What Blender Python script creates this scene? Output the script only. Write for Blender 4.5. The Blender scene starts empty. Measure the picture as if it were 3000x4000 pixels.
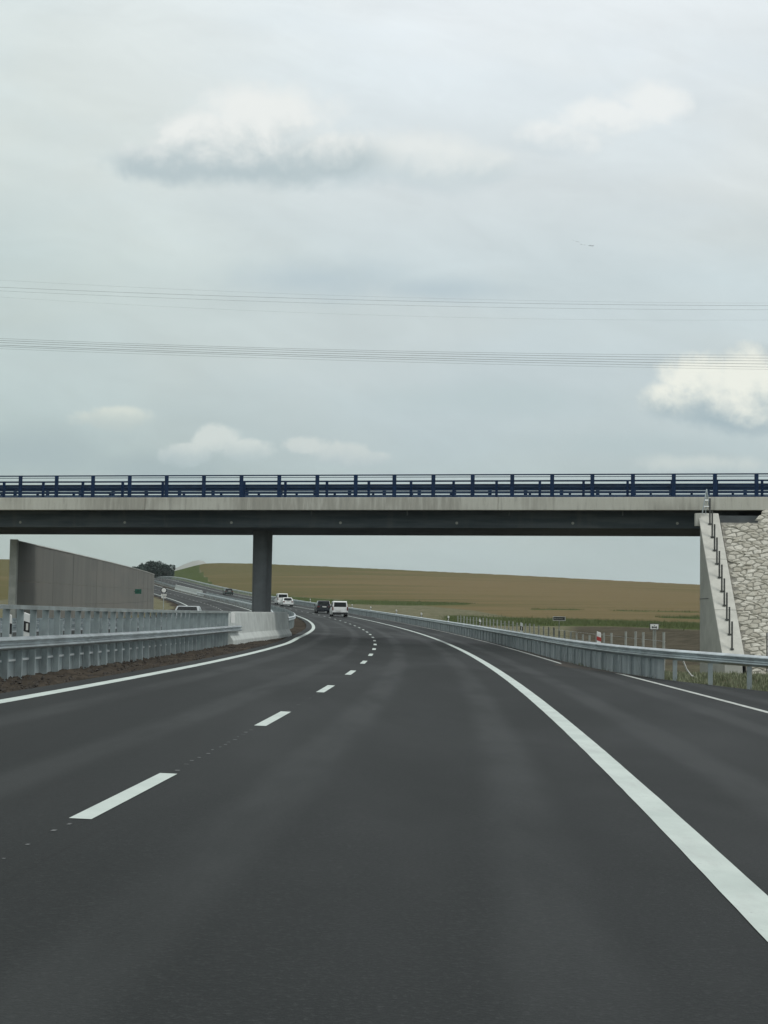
import bpy, bmesh, math, random
import numpy as np
from mathutils import Matrix, Vector

random.seed(7)
rng = np.random.default_rng(7)
scene = bpy.context.scene
col = scene.collection
R = math.radians

# ------------------------------------------------------------------ camera
CAM_H = 1.2315
PITCH, ROLL = 0.06805, R(0.9)
F_PX = 6333.3                      # focal length in pixels of a 3000 x 4000 frame
cam_d = bpy.data.cameras.new('camera')
cam_d.sensor_fit = 'VERTICAL'
cam_d.sensor_height = 24.0
cam_d.lens = 24.0 * F_PX / 4000.0
cam_d.clip_start = 0.2
cam_d.clip_end = 30000
cam = bpy.data.objects.new('camera', cam_d)
col.objects.link(cam)
cam.matrix_world = (Matrix.Translation((0, 0, CAM_H)) @ Matrix.Rotation(math.pi / 2 + PITCH, 4, 'X')
                    @ Matrix.Rotation(ROLL, 4, 'Z'))
scene.camera = cam
scene.view_settings.view_transform = 'Standard'
scene.view_settings.look = 'None'
scene.view_settings.exposure = 0.0
scene.view_settings.gamma = 1.0
scene.cycles.max_bounces = 6
scene.cycles.volume_bounces = 0
scene.cycles.use_denoising = True


def un(px, py):
    """direction (world) of a point of the 3000 x 4000 frame"""
    a, b = px - 1500, py - 2000
    c, s = math.cos(ROLL), math.sin(ROLL)
    X, Y = a * c + b * s, -a * s + b * c
    u, d = -Y, F_PX
    cp, sp = math.cos(PITCH), math.sin(PITCH)
    return np.array([X, d * cp - u * sp, d * sp + u * cp]) / F_PX


# ------------------------------------------------------------------ node helpers
class NT:
    def __init__(self, tree):
        self.t = tree
        self.n = tree.nodes
        self.n.clear()

    def node(self, kind, **kw):
        nd = self.n.new(kind)
        for k, v in kw.items():
            setattr(nd, k, v)
        return nd

    def link(self, a, b):
        self.t.links.new(a, b)

    def setin(self, sock, v):
        if isinstance(v, bpy.types.NodeSocket):
            self.link(v, sock)
        else:
            sock.default_value = v

    def m(self, op, a, b=0.0, c=None, clamp=False):
        nd = self.node('ShaderNodeMath', operation=op)
        nd.use_clamp = clamp
        self.setin(nd.inputs[0], a)
        self.setin(nd.inputs[1], b)
        if c is not None:
            self.setin(nd.inputs[2], c)
        return nd.outputs[0]

    def ss(self, x, lo, hi, a=0.0, b=1.0):
        nd = self.node('ShaderNodeMapRange', interpolation_type='SMOOTHSTEP')
        self.setin(nd.inputs[0], x)
        for i, v in enumerate((lo, hi, a, b)):
            self.setin(nd.inputs[1 + i], v)
        return nd.outputs[0]

    def mix(self, f, a, b, mode='MIX'):
        nd = self.node('ShaderNodeMix', data_type='RGBA', blend_type=mode)
        self.setin(nd.inputs[0], f)
        for s, v in ((nd.inputs[6], a), (nd.inputs[7], b)):
            if isinstance(v, bpy.types.NodeSocket):
                self.link(v, s)
            else:
                s.default_value = (*v[:3], 1)
        return nd.outputs[2]

    def noise(self, vec, scale, detail=4.0, rough=0.55, dist=0.0):
        nd = self.node('ShaderNodeTexNoise')
        if vec is not None:
            self.link(vec, nd.inputs['Vector'])
        nd.inputs['Scale'].default_value = scale
        nd.inputs['Detail'].default_value = detail
        nd.inputs['Roughness'].default_value = rough
        nd.inputs['Distortion'].default_value = dist
        return nd.outputs[0]

    def comb(self, x, y, z):
        nd = self.node('ShaderNodeCombineXYZ')
        for i, v in enumerate((x, y, z)):
            self.setin(nd.inputs[i], v)
        return nd.outputs[0]

    def ramp(self, f, stops):
        nd = self.node('ShaderNodeValToRGB')
        cr = nd.color_ramp
        while len(cr.elements) < len(stops):
            cr.elements.new(0.5)
        for e, (p, c) in zip(cr.elements, stops):
            e.position = p
            e.color = (*c, 1)
        self.link(f, nd.inputs[0])
        return nd.outputs[0]


def lin(r, g, b):
    def f(c):
        c /= 255
        return c / 12.92 if c <= .04045 else ((c + .055) / 1.055) ** 2.4
    return (f(r), f(g), f(b))


# ------------------------------------------------------------------ sky
SUN_EL, SUN_AZ = R(58), R(112)      # azimuth from +Y towards +X
world = bpy.data.worlds.new('World')
scene.world = world
world.use_nodes = True
W = NT(world.node_tree)
tc = W.node('ShaderNodeTexCoord')
sep = W.node('ShaderNodeSeparateXYZ')
W.link(tc.outputs['Generated'], sep.inputs[0])
dx, dy, dz = sep.outputs
yy = W.m('MAXIMUM', W.m('ABSOLUTE', dy), 0.05)
U = W.m('DIVIDE', dx, yy)
V = W.m('DIVIDE', dz, yy)
P = W.comb(U, V, 0.0)
# layered overcast
base = W.ramp(W.m('MULTIPLY', W.m('MAXIMUM', dz, 0.0), 2.0), [
    (0.0, lin(182, 196, 195)), (0.10, lin(182, 197, 197)), (0.18, lin(183, 199, 202)), (0.30, lin(200, 213, 216)),
    (0.42, lin(204, 217, 220)), (0.52, lin(216, 225, 227)), (0.60, lin(222, 231, 234)), (0.72, lin(231, 240, 245)), (1.0, lin(243, 247, 250))])
Pst = W.comb(W.m('MULTIPLY', U, 5.0), W.m('MULTIPLY_ADD', V, 13.0, W.m('MULTIPLY', U, 2.5)), 0.3)
st = W.noise(Pst, 1.0, 5.0, 0.5, 0.6)
st2 = W.noise(W.comb(W.m('MULTIPLY', U, 3.0), W.m('MULTIPLY', V, 9.0), 4.0), 1.6, 4.0, 0.5, 0.3)
lay = W.m('MULTIPLY_ADD', W.m('SUBTRACT', st, 0.5), 0.22, W.m('MULTIPLY_ADD', W.m('SUBTRACT', st2, 0.5), 0.20, 1.0))
wisp = W.noise(W.comb(W.m('MULTIPLY', U, 9.0), W.m('MULTIPLY_ADD', V, 24.0, W.m('MULTIPLY', U, 5.0)), 2.0), 1.5, 9.0, 0.62, 1.2)
lay = W.m('ADD', lay, W.m('MULTIPLY', W.m('SUBTRACT', wisp, 0.5), 0.13))
sky = W.mix(1.0, base, W.comb(lay, lay, lay), 'MULTIPLY')
warm = W.noise(W.comb(W.m('MULTIPLY', U, 4.0), W.m('MULTIPLY', V, 10.0), 9.0), 1.3, 3.0, 0.5, 0.2)
sky = W.mix(W.ss(warm, 0.40, 0.66, 0.0, 0.55), sky, W.mix(1.0, sky, (1.035, 1.0, 0.965), 'MULTIPLY'))
# the left side of the sky is a touch dimmer and greener
sky = W.mix(W.ss(U, 0.05, -0.28, 0.0, 0.8), sky, W.mix(1.0, sky, (0.93, 0.955, 0.905), 'MULTIPLY'))
fb = W.noise(P, 21.0, 6.0, 0.58, 0.4)
fbs = W.noise(P, 60.0, 4.0, 0.55, 0.2)
fb3 = W.noise(P, 150.0, 4.0, 0.6, 0.1)
fsum = W.m('ADD', W.m('MULTIPLY_ADD', fbs, 0.38, W.m('MULTIPLY', fb, 0.92)), W.m('MULTIPLY_ADD', fb3, 0.20, -0.09))


def cloud(sky, blobs, bright, grey, vb, vt, amp=0.9, soft=0.55, opac=1.0, tone=0.35):
    """blobs (x, y, rx, ry) in frame pixels; grey below, bright above (vb .. vt frame rows)"""
    d = None
    for (cx, cy, rx, ry) in blobs:
        r = un(cx, cy)
        cu, cv = r[0] / r[1], r[2] / r[1]
        a = W.m('DIVIDE', W.m('SUBTRACT', U, cu), rx / F_PX)
        b = W.m('DIVIDE', W.m('SUBTRACT', V, cv), ry / F_PX)
        q = W.m('SUBTRACT', 1.0, W.m('SQRT', W.m('ADD', W.m('MULTIPLY', a, a), W.m('MULTIPLY', b, b))))
        d = q if d is None else W.m('MAXIMUM', d, q)
    d = W.m('MULTIPLY_ADD', W.m('SUBTRACT', fsum, 0.66), amp * 1.7, d)
    dens = W.m('MULTIPLY', W.ss(d, 0.0, soft), opac)
    v0 = un(1500, vb)[2] / un(1500, vb)[1]
    v1 = un(1500, vt)[2] / un(1500, vt)[1]
    h = W.m('DIVIDE', W.m('SUBTRACT', V, v0), v1 - v0)
    h = W.m('MULTIPLY_ADD', W.m('SUBTRACT', fsum, 0.65), tone * 3.5, h)
    c = W.mix(W.ss(h, 0.0, 1.0), grey, bright)
    return W.mix(dens, sky, c)


# soft grey veils first, then the cumulus heaps
sky = cloud(sky, [(1250, 1090, 560, 130), (1700, 1130, 420, 80)], lin(186, 202, 208), lin(182, 199, 207), 1200, 1000, 0.45, 1.0, 0.75)
sky = cloud(sky, [(100, 1760, 560, 170), (600, 1830, 500, 110)], lin(174, 190, 191), lin(168, 185, 188), 1850, 1600, 0.5, 0.9, 0.8)
sky = cloud(sky, [(1900, 1560, 760, 110), (2500, 1740, 700, 80)], lin(186, 203, 205), lin(182, 199, 202), 1700, 1500, 0.6, 1.0, 0.5)
sky = cloud(sky, [(1700, 680, 420, 130)], lin(213, 223, 226), lin(203, 215, 219), 800, 620, 0.5, 1.0, 0.6)
sky = cloud(sky, [(1640, 620, 460, 150), (1400, 640, 330, 140), (1880, 640, 220, 110)], lin(233, 238, 236), lin(196, 210, 214), 745, 560, 0.55, 0.7, 0.9)
sky = cloud(sky, [(1050, 450, 320, 190), (830, 540, 300, 150), (640, 645, 310, 105), (980, 630, 560, 140), (1290, 610, 330, 130)],
            lin(240, 243, 240), lin(184, 199, 203), 680, 450, 0.62, 0.62, 0.92, 0.46)
sky = cloud(sky, [(2550, 400, 190, 95), (2390, 460, 280, 100), (2150, 545, 300, 90)], lin(243, 246, 244), lin(210, 221, 225), 620, 430, 0.78, 0.6, 0.78, 0.45)
sky = cloud(sky, [(2970, 1400, 230, 70)], lin(184, 198, 202), lin(178, 194, 200), 1450, 1350, 0.6, 0.7, 0.85)
sky = cloud(sky, [(2740, 1470, 190, 125), (2930, 1500, 250, 160), (2620, 1570, 165, 95), (2860, 1600, 360, 125)],
            lin(245, 247, 236), lin(166, 185, 192), 1655, 1460, 0.78, 0.55, 0.92, 0.55)
sky = cloud(sky, [(440, 1632, 190, 62)], lin(220, 227, 218), lin(190, 203, 201), 1690, 1600, 0.8, 0.4, 0.92)
sky = cloud(sky, [(850, 1715, 120, 70), (730, 1775, 130, 55), (960, 1760, 130, 60)], lin(216, 224, 220), lin(184, 199, 201), 1820, 1720, 1.0, 0.4, 0.85)
sky = cloud(sky, [(1340, 1770, 150, 62), (1180, 1740, 90, 40), (1430, 1790, 120, 40)], lin(212, 220, 217), lin(186, 200, 203), 1830, 1730, 1.0, 0.45, 0.8)
sky = cloud(sky, [(2760, 1815, 330, 55)], lin(208, 217, 214), lin(186, 201, 204), 1850, 1780, 0.8, 0.7, 0.75)
nish = W.node('ShaderNodeTexSky', sky_type='NISHITA')
nish.sun_disc = False
nish.sun_elevation = SUN_EL
nish.sun_rotation = SUN_AZ
nish.air_density = 1.0
nish.dust_density = 2.0
sky10 = W.mix(1.0, sky, (10.0, 10.0, 10.0), 'MULTIPLY')
tot = W.mix(0.03, sky10, nish.outputs[0])
bg = W.node('ShaderNodeBackground')
W.link(tot, bg.inputs[0])
bg.inputs[1].default_value = 0.1
wo = W.node('ShaderNodeOutputWorld')
W.link(bg.outputs[0], wo.inputs[0])
world.cycles.sampling_method = 'MANUAL'
world.cycles.sample_map_resolution = 512

sun_d = bpy.data.lights.new('sun', 'SUN')
sun_d.energy = 1.15
sun_d.angle = R(11)
sun_d.color = (1.0, 0.965, 0.90)
sun = bpy.data.objects.new('sun', sun_d)
col.objects.link(sun)
sdir = Vector((math.sin(SUN_AZ) * math.cos(SUN_EL), math.cos(SUN_AZ) * math.cos(SUN_EL), math.sin(SUN_EL)))
sun.rotation_euler = sdir.to_track_quat('Z', 'Y').to_euler()


# ------------------------------------------------------------------ materials
def mat(name, build):
    m = bpy.data.materials.new(name)
    m.use_nodes = True
    t = NT(m.node_tree)
    out = t.node('ShaderNodeOutputMaterial')
    b = t.node('ShaderNodeBsdfPrincipled')
    t.link(b.outputs[0], out.inputs[0])
    build(t, b)
    return m


def coords(t):
    return t.node('ShaderNodeNewGeometry').outputs['Position']


def scaled(t, vec, s, rot=0.0):
    mp = t.node('ShaderNodeMapping')
    t.link(vec, mp.inputs[0])
    mp.inputs['Scale'].default_value = s
    mp.inputs['Rotation'].default_value = (0, 0, rot)
    return mp.outputs[0]


def bump(t, b, h, strength, dist=0.02):
    bp = t.node('ShaderNodeBump')
    bp.inputs['Strength'].default_value = strength
    bp.inputs['Distance'].default_value = dist
    t.link(h, bp.inputs['Height'])
    t.link(bp.outputs[0], b.inputs['Normal'])


def plain(name, c, rough=0.6, metal=0.0, var=0.12, scale=3.0, spec=0.5, c2=None, bmp=0.0):
    c2 = c2 or tuple(x * (1 - 2 * var) for x in c)

    def bd(t, b):
        p = coords(t)
        n = t.noise(p, scale, 5.0, 0.6)
        t.link(t.mix(t.ss(n, 0.3, 0.7), c2, c), b.inputs['Base Color'])
        b.inputs['Roughness'].default_value = rough
        b.inputs['Metallic'].default_value = metal
        b.inputs['Specular IOR Level'].default_value = spec
        if bmp:
            bump(t, b, t.noise(p, scale * 8, 4.0), bmp)
    return mat(name, bd)


def asphalt_bd(t, b):
    p = coords(t)
    at = t.node('ShaderNodeAttribute')
    at.attribute_name = 'across'
    tt = at.outputs['Fac']
    big = t.noise(scaled(t, p, (0.22, 0.05, 1), 0.35), 1.0, 4.0, 0.55, 0.8)
    mid = t.noise(scaled(t, p, (0.9, 0.16, 1)), 1.0, 5.0, 0.6)
    patch = t.noise(p, 0.45, 3.0, 0.6, 0.5)
    grain = t.noise(p, 38.0, 4.0, 0.8)
    fine = t.noise(p, 120.0, 2.0, 0.8)
    c = t.mix(t.ss(big, 0.32, 0.68), (0.0090, 0.0115, 0.0120), (0.0165, 0.0195, 0.0198))  # broad soft tones in the colour imitate reflections on the road
    c = t.mix(t.ss(mid, 0.38, 0.72, 0.0, 0.55), c, (0.0185, 0.0210, 0.0212))
    c = t.mix(t.ss(patch, 0.52, 0.70, 0.0, 0.40), c, (0.0165, 0.0195, 0.0200))  # large paler patches, likewise painted in for reflections
    # wheel tracks, two per lane, polished a little paler; a paving seam beside the lane line
    ph = t.m('ABSOLUTE', t.m('SUBTRACT', t.m('FRACT', t.m('DIVIDE', t.m('ADD', tt, 37.5), 3.75)), 0.5))
    tr = t.m('MULTIPLY', t.ss(t.m('ABSOLUTE', t.m('SUBTRACT', ph, 0.235)), 0.10, 0.02), t.ss(mid, 0.25, 0.65, 0.25, 1.0))
    c = t.mix(t.m('MULTIPLY', tr, 0.11), c, (0.0410, 0.0455, 0.0450))
    seam = t.ss(t.m('ABSOLUTE', t.m('SUBTRACT', tt, t.m('MULTIPLY_ADD', grain, 0.03, 0.20))), 0.022, 0.008)
    c = t.mix(t.m('MULTIPLY', seam, 0.4), c, (0.010, 0.012, 0.012))
    # stone chips and bitumen
    c = t.mix(t.ss(grain, 0.50, 0.72, 0.0, 0.75), c, (0.038, 0.042, 0.042))
    c = t.mix(t.ss(grain, 0.46, 0.30, 0.0, 0.75), c, (0.009, 0.0115, 0.012))
    c = t.mix(t.ss(fine, 0.55, 0.75, 0.0, 0.5), c, (0.050, 0.053, 0.053))
    t.link(c, b.inputs['Base Color'])
    t.link(t.ss(t.m('ADD', big, t.m('MULTIPLY', tr, -0.2)), 0.2, 0.8, 0.60, 0.85), b.inputs['Roughness'])
    b.inputs['Specular IOR Level'].default_value = 0.14
    bump(t, b, t.m('ADD', grain, t.m('MULTIPLY', fine, 0.5)), 0.5, 0.006)


M = {}
M['asphalt'] = mat('asphalt', asphalt_bd)


def paint_bd(t, b):
    p = coords(t)
    wear = t.noise(p, 30.0, 6.0, 0.75)
    big = t.noise(p, 1.1, 4.0, 0.65)
    dirt = t.noise(scaled(t, p, (3.0, 0.7, 1.0)), 1.0, 5.0, 0.65)
    c = t.mix(t.ss(big, 0.3, 0.7), (0.42, 0.485, 0.455), (0.52, 0.585, 0.55))
    c = t.mix(t.ss(dirt, 0.48, 0.75, 0.0, 0.55), c, (0.36, 0.39, 0.375))
    c = t.mix(t.ss(t.m('MULTIPLY_ADD', big, 0.30, wear), 0.76, 0.90, 0.0, 0.8), c, (0.12, 0.13, 0.13))
    t.link(c, b.inputs['Base Color'])
    b.inputs['Roughness'].default_value = 0.62
    bump(t, b, wear, 0.35, 0.003)


M['paint'] = mat('white_road_paint', paint_bd)
M['paint_dull'] = plain('dull_road_paint', (0.50, 0.53, 0.50), 0.7, 0, 0.22, 8.0)
M['dots'] = plain('worn_paint_dots', (0.13, 0.14, 0.14), 0.8)
M['concrete'] = plain('pale_concrete', (0.53, 0.57, 0.55), 0.85, 0, 0.10, 1.6, 0.3, None, 0.15)


def beam_bd(t, b):          # edge beam: pale concrete with runs and pour joints
    p = coords(t)
    n = t.noise(scaled(t, p, (5.0, 5.0, 0.6)), 1.0, 5.0, 0.65)
    n2 = t.noise(scaled(t, p, (0.22, 0.22, 0.2)), 1.0, 2.0)
    fine = t.noise(p, 14.0, 4.0, 0.6)
    c = t.mix(t.ss(n2, 0.42, 0.58), (0.42, 0.41, 0.36), (0.57, 0.565, 0.50))
    c = t.mix(t.ss(n, 0.45, 0.72, 0.0, 0.65), c, (0.64, 0.64, 0.58))
    c = t.mix(t.ss(n, 0.48, 0.28, 0.0, 0.55), c, (0.30, 0.295, 0.265))
    c = t.mix(t.ss(fine, 0.62, 0.8, 0.0, 0.5), c, (0.18, 0.18, 0.165))
    t.link(c, b.inputs['Base Color'])
    b.inputs['Roughness'].default_value = 0.88
    bump(t, b, fine, 0.25)


M['beam'] = mat('streaked_concrete', beam_bd)


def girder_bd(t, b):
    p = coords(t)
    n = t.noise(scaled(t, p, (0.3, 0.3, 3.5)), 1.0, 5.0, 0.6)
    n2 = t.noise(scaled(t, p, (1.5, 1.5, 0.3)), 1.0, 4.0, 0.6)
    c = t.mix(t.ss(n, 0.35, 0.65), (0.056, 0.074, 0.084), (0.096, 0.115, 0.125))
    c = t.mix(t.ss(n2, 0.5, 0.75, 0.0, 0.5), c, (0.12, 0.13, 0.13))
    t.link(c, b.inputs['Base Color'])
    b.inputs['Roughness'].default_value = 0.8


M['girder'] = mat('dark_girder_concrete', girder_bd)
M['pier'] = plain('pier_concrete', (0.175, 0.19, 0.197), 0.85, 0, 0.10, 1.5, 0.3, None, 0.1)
M['galv'] = plain('galvanised_steel', (0.60, 0.66, 0.68), 0.38, 0.9, 0.17, 1.3)
M['galv_dull'] = plain('dull_galvanised_steel', (0.35, 0.41, 0.42), 0.62, 0.25, 0.16, 1.7)
M['galv_glint'] = plain('glint_toned_steel', (0.80, 0.84, 0.84), 0.5, 0.1, 0.08, 2.0)  # near-white colour stands in for skylight glinting on the rail flange


def skirt_bd(t, b):         # streaky zinc sheets
    p = coords(t)
    n = t.noise(scaled(t, p, (2.2, 2.2, 0.25)), 1.0, 4.0, 0.6)
    n2 = t.noise(p, 6.0, 4.0, 0.6)
    c = t.mix(t.ss(n, 0.35, 0.65), (0.20, 0.235, 0.25), (0.36, 0.405, 0.42))
    c = t.mix(t.ss(n2, 0.5, 0.75, 0.0, 0.4), c, (0.45, 0.49, 0.50))
    t.link(c, b.inputs['Base Color'])
    b.inputs['Roughness'].default_value = 0.6
    b.inputs['Metallic'].default_value = 0.3


M['skirt'] = mat('streaked_zinc_sheet', skirt_bd)
M['navy'] = plain('navy_paint', (0.006, 0.030, 0.090), 0.5, 0, 0.15, 3.0, 0.25)
M['navy_grey'] = plain('navy_grey_paint', (0.045, 0.080, 0.125), 0.5, 0.0, 0.2, 3.0, 0.3)


def noisewall_bd(t, b):
    p = coords(t)
    n = t.noise(scaled(t, p, (0.5, 0.5, 0.12)), 1.0, 4.0, 0.6)
    n2 = t.noise(scaled(t, p, (0.06, 0.06, 0.7)), 1.0, 3.0, 0.5)
    rib = t.node('ShaderNodeTexWave', wave_type='BANDS', bands_direction='Y')
    t.link(p, rib.inputs['Vector'])
    rib.inputs['Scale'].default_value = 1.1
    c = t.mix(t.ss(n, 0.35, 0.65), (0.128, 0.132, 0.119), (0.158, 0.160, 0.143))
    c = t.mix(t.ss(n2, 0.45, 0.6, 0.0, 0.5), c, (0.172, 0.166, 0.146))
    c = t.mix(t.ss(rib.outputs['Fac'], 0.5, 0.1, 0.0, 0.15), c, (0.06, 0.06, 0.055))
    t.link(c, b.inputs['Base Color'])
    b.inputs['Roughness'].default_value = 0.95
    bump(t, b, rib.outputs['Fac'], 0.15, 0.02)


M['noisewall'] = mat('ribbed_wood_concrete', noisewall_bd)
M['cap'] = plain('wall_post_concrete', (0.50, 0.51, 0.465), 0.9, 0, 0.12, 2.0)
M['wing'] = plain('wing_wall_concrete', (0.44, 0.45, 0.41), 0.9, 0, 0.09, 1.2, 0.3)
M['slab'] = plain('cap_slab_concrete', (0.60, 0.60, 0.55), 0.9, 0, 0.08, 2.5, 0.3)


def stone_bd(t, b):
    p = coords(t)
    g = t.node('ShaderNodeNewGeometry')
    ri = g.outputs['Random Per Island']
    n = t.noise(p, 3.5, 5.0, 0.65)
    f = t.noise(p, 24.0, 4.0, 0.6)
    c = t.ramp(ri, [(0.0, (0.42, 0.405, 0.345)), (0.3, (0.51, 0.495, 0.43)), (0.7, (0.59, 0.575, 0.51)), (1.0, (0.67, 0.655, 0.585))])
    c = t.mix(t.ss(n, 0.4, 0.7, 0.0, 0.5), c, (0.34, 0.31, 0.25))
    t.link(c, b.inputs['Base Color'])
    b.inputs['Roughness'].default_value = 0.95
    bump(t, b, t.m('ADD', n, t.m('MULTIPLY', f, 0.5)), 0.7, 0.06)


M['stone'] = mat('rubble_stone', stone_bd)
M['mortar'] = plain('mortar_joint', (0.33, 0.32, 0.28), 0.95, 0, 0.25, 6.0)
M['soil'] = plain('brown_soil', (0.072, 0.064, 0.055), 0.97, 0, 0.3, 2.2, 0.2, (0.040, 0.037, 0.034), 0.5)
M['tyre'] = plain('tyre_rubber', (0.012, 0.012, 0.013), 0.8)
M['rim'] = plain('alloy_rim', (0.35, 0.36, 0.37), 0.4, 0.8)
M['glass'] = plain('dark_car_glass', (0.012, 0.016, 0.018), 0.12, 0, 0.2, 2.0, 0.12)
M['black_plastic'] = plain('black_plastic', (0.014, 0.015, 0.016), 0.55)
M['white_car'] = plain('white_car_paint', (0.72, 0.74, 0.73), 0.25, 0, 0.03)
M['silver_car'] = plain('silver_car_paint', (0.40, 0.44, 0.45), 0.35, 0.2, 0.05)
M['navy_car'] = plain('dark_car_paint', (0.010, 0.014, 0.022), 0.18, 0.2, 0.1)
M['green_car'] = plain('dull_green_car_paint', (0.045, 0.065, 0.058), 0.3, 0.3, 0.1)
M['tail'] = plain('red_lamp_glass', (0.13, 0.012, 0.010), 0.3)
M['lamp'] = plain('clear_lamp_glass', (0.6, 0.62, 0.62), 0.15)
M['plate'] = plain('number_plate', (0.7, 0.7, 0.66), 0.4, 0, 0.05)
M['white'] = plain('white_plastic', (0.78, 0.79, 0.77), 0.5, 0, 0.04)
M['black'] = plain('black_enamel', (0.012, 0.012, 0.013), 0.5)
M['red'] = plain('red_reflector', (0.42, 0.035, 0.03), 0.35, 0, 0.08)
M['sign_dark'] = plain('dark_sign_enamel', (0.012, 0.022, 0.016), 0.4)
M['sign_green'] = plain('green_sign_enamel', (0.012, 0.13, 0.085), 0.45)
M['post_grey'] = plain('weathered_post', (0.34, 0.36, 0.33), 0.8, 0, 0.15, 5.0)
M['stair_post'] = plain('dark_steel_post', (0.10, 0.105, 0.10), 0.6, 0.3)
M['bark'] = plain('bark', (0.06, 0.05, 0.04), 0.9)
M['cable'] = plain('cable', (0.10, 0.11, 0.12), 0.6, 0.3)


def leaf(name, a, c):
    def bd(t, b):
        ri = t.node('ShaderNodeNewGeometry').outputs['Random Per Island']
        t.link(t.ramp(ri, [(0.0, a), (1.0, c)]), b.inputs['Base Color'])
        b.inputs['Roughness'].default_value = 0.75
        b.inputs['Specular IOR Level'].default_value = 0.2
    return mat(name, bd)


M['leaf'] = leaf('hazed_dark_foliage', (0.026, 0.046, 0.044), (0.050, 0.076, 0.062))  # foliage colour lightened and blued, distance haze mixed into it
M['leaf2'] = leaf('olive_foliage', (0.06, 0.08, 0.035), (0.11, 0.125, 0.06))
M['grass'] = leaf('verge_grass_blades', (0.13, 0.155, 0.085), (0.27, 0.285, 0.19))
M['weed'] = leaf('dark_weed_blades', (0.07, 0.095, 0.035), (0.14, 0.165, 0.065))


# ------------------------------------------------------------------ road alignment (s along the lane line, t to the right)
_kn = [0, 50, 100, 150, 200, 250, 320, 400, 500, 650]
_vn = [0, 50, 100, 150, 200, 250, 320, 400, 450, 490, 650]
_k = [.89659, .82684, .9105, .8579, .90422, .84354, .56352, .24263, -.0787, -.40]
_v = [.00869, .15164, .10335, .10479, .09241, .11152, .14973, .14238, .12, -.55, -.55]
SS = np.arange(-60, 660, 1.0)
I0 = 60
_kk = np.interp(SS, _kn, _k) / 1000
_vv = np.where(SS < 0, 0, np.interp(SS, _vn, _v)) / 1000
TH = np.cumsum(_kk)
TH = 0.06053 - (TH - TH[I0])
_g = np.cumsum(_vv)
_g -= _g[I0]
RX = np.cumsum(np.sin(TH)); RX += -2.38971 - RX[I0]
RY = np.cumsum(np.cos(TH)); RY -= RY[I0]
RZ = np.cumsum(_g); RZ -= RZ[I0]
CF = 0.02607                      # crossfall to the right


def rp(s, t, h=0.0):
    """road coordinates -> world"""
    th = np.interp(s, SS, TH)
    return np.array([np.interp(s, SS, RX) + t * math.cos(th), np.interp(s, SS, RY) - t * math.sin(th),
                     np.interp(s, SS, RZ) - CF * t + h])


def heading(s):
    return float(np.interp(s, SS, TH))


def tab(pts):
    xs, ys = zip(*pts)
    return lambda s: float(np.interp(s, xs, ys))


T_RB = tab([(24, 13.8), (38.1, 9.75), (43.5, 8.2), (48, 7.5), (54, 7.15), (62, 7.0), (660, 7.0)])     # right barrier
T_RE = tab([(-60, 13.0), (24, 13.6), (38.1, 9.6), (43.5, 8.05), (48, 7.35), (54, 6.95), (62, 6.82), (660, 6.82)])   # paved edge


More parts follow.
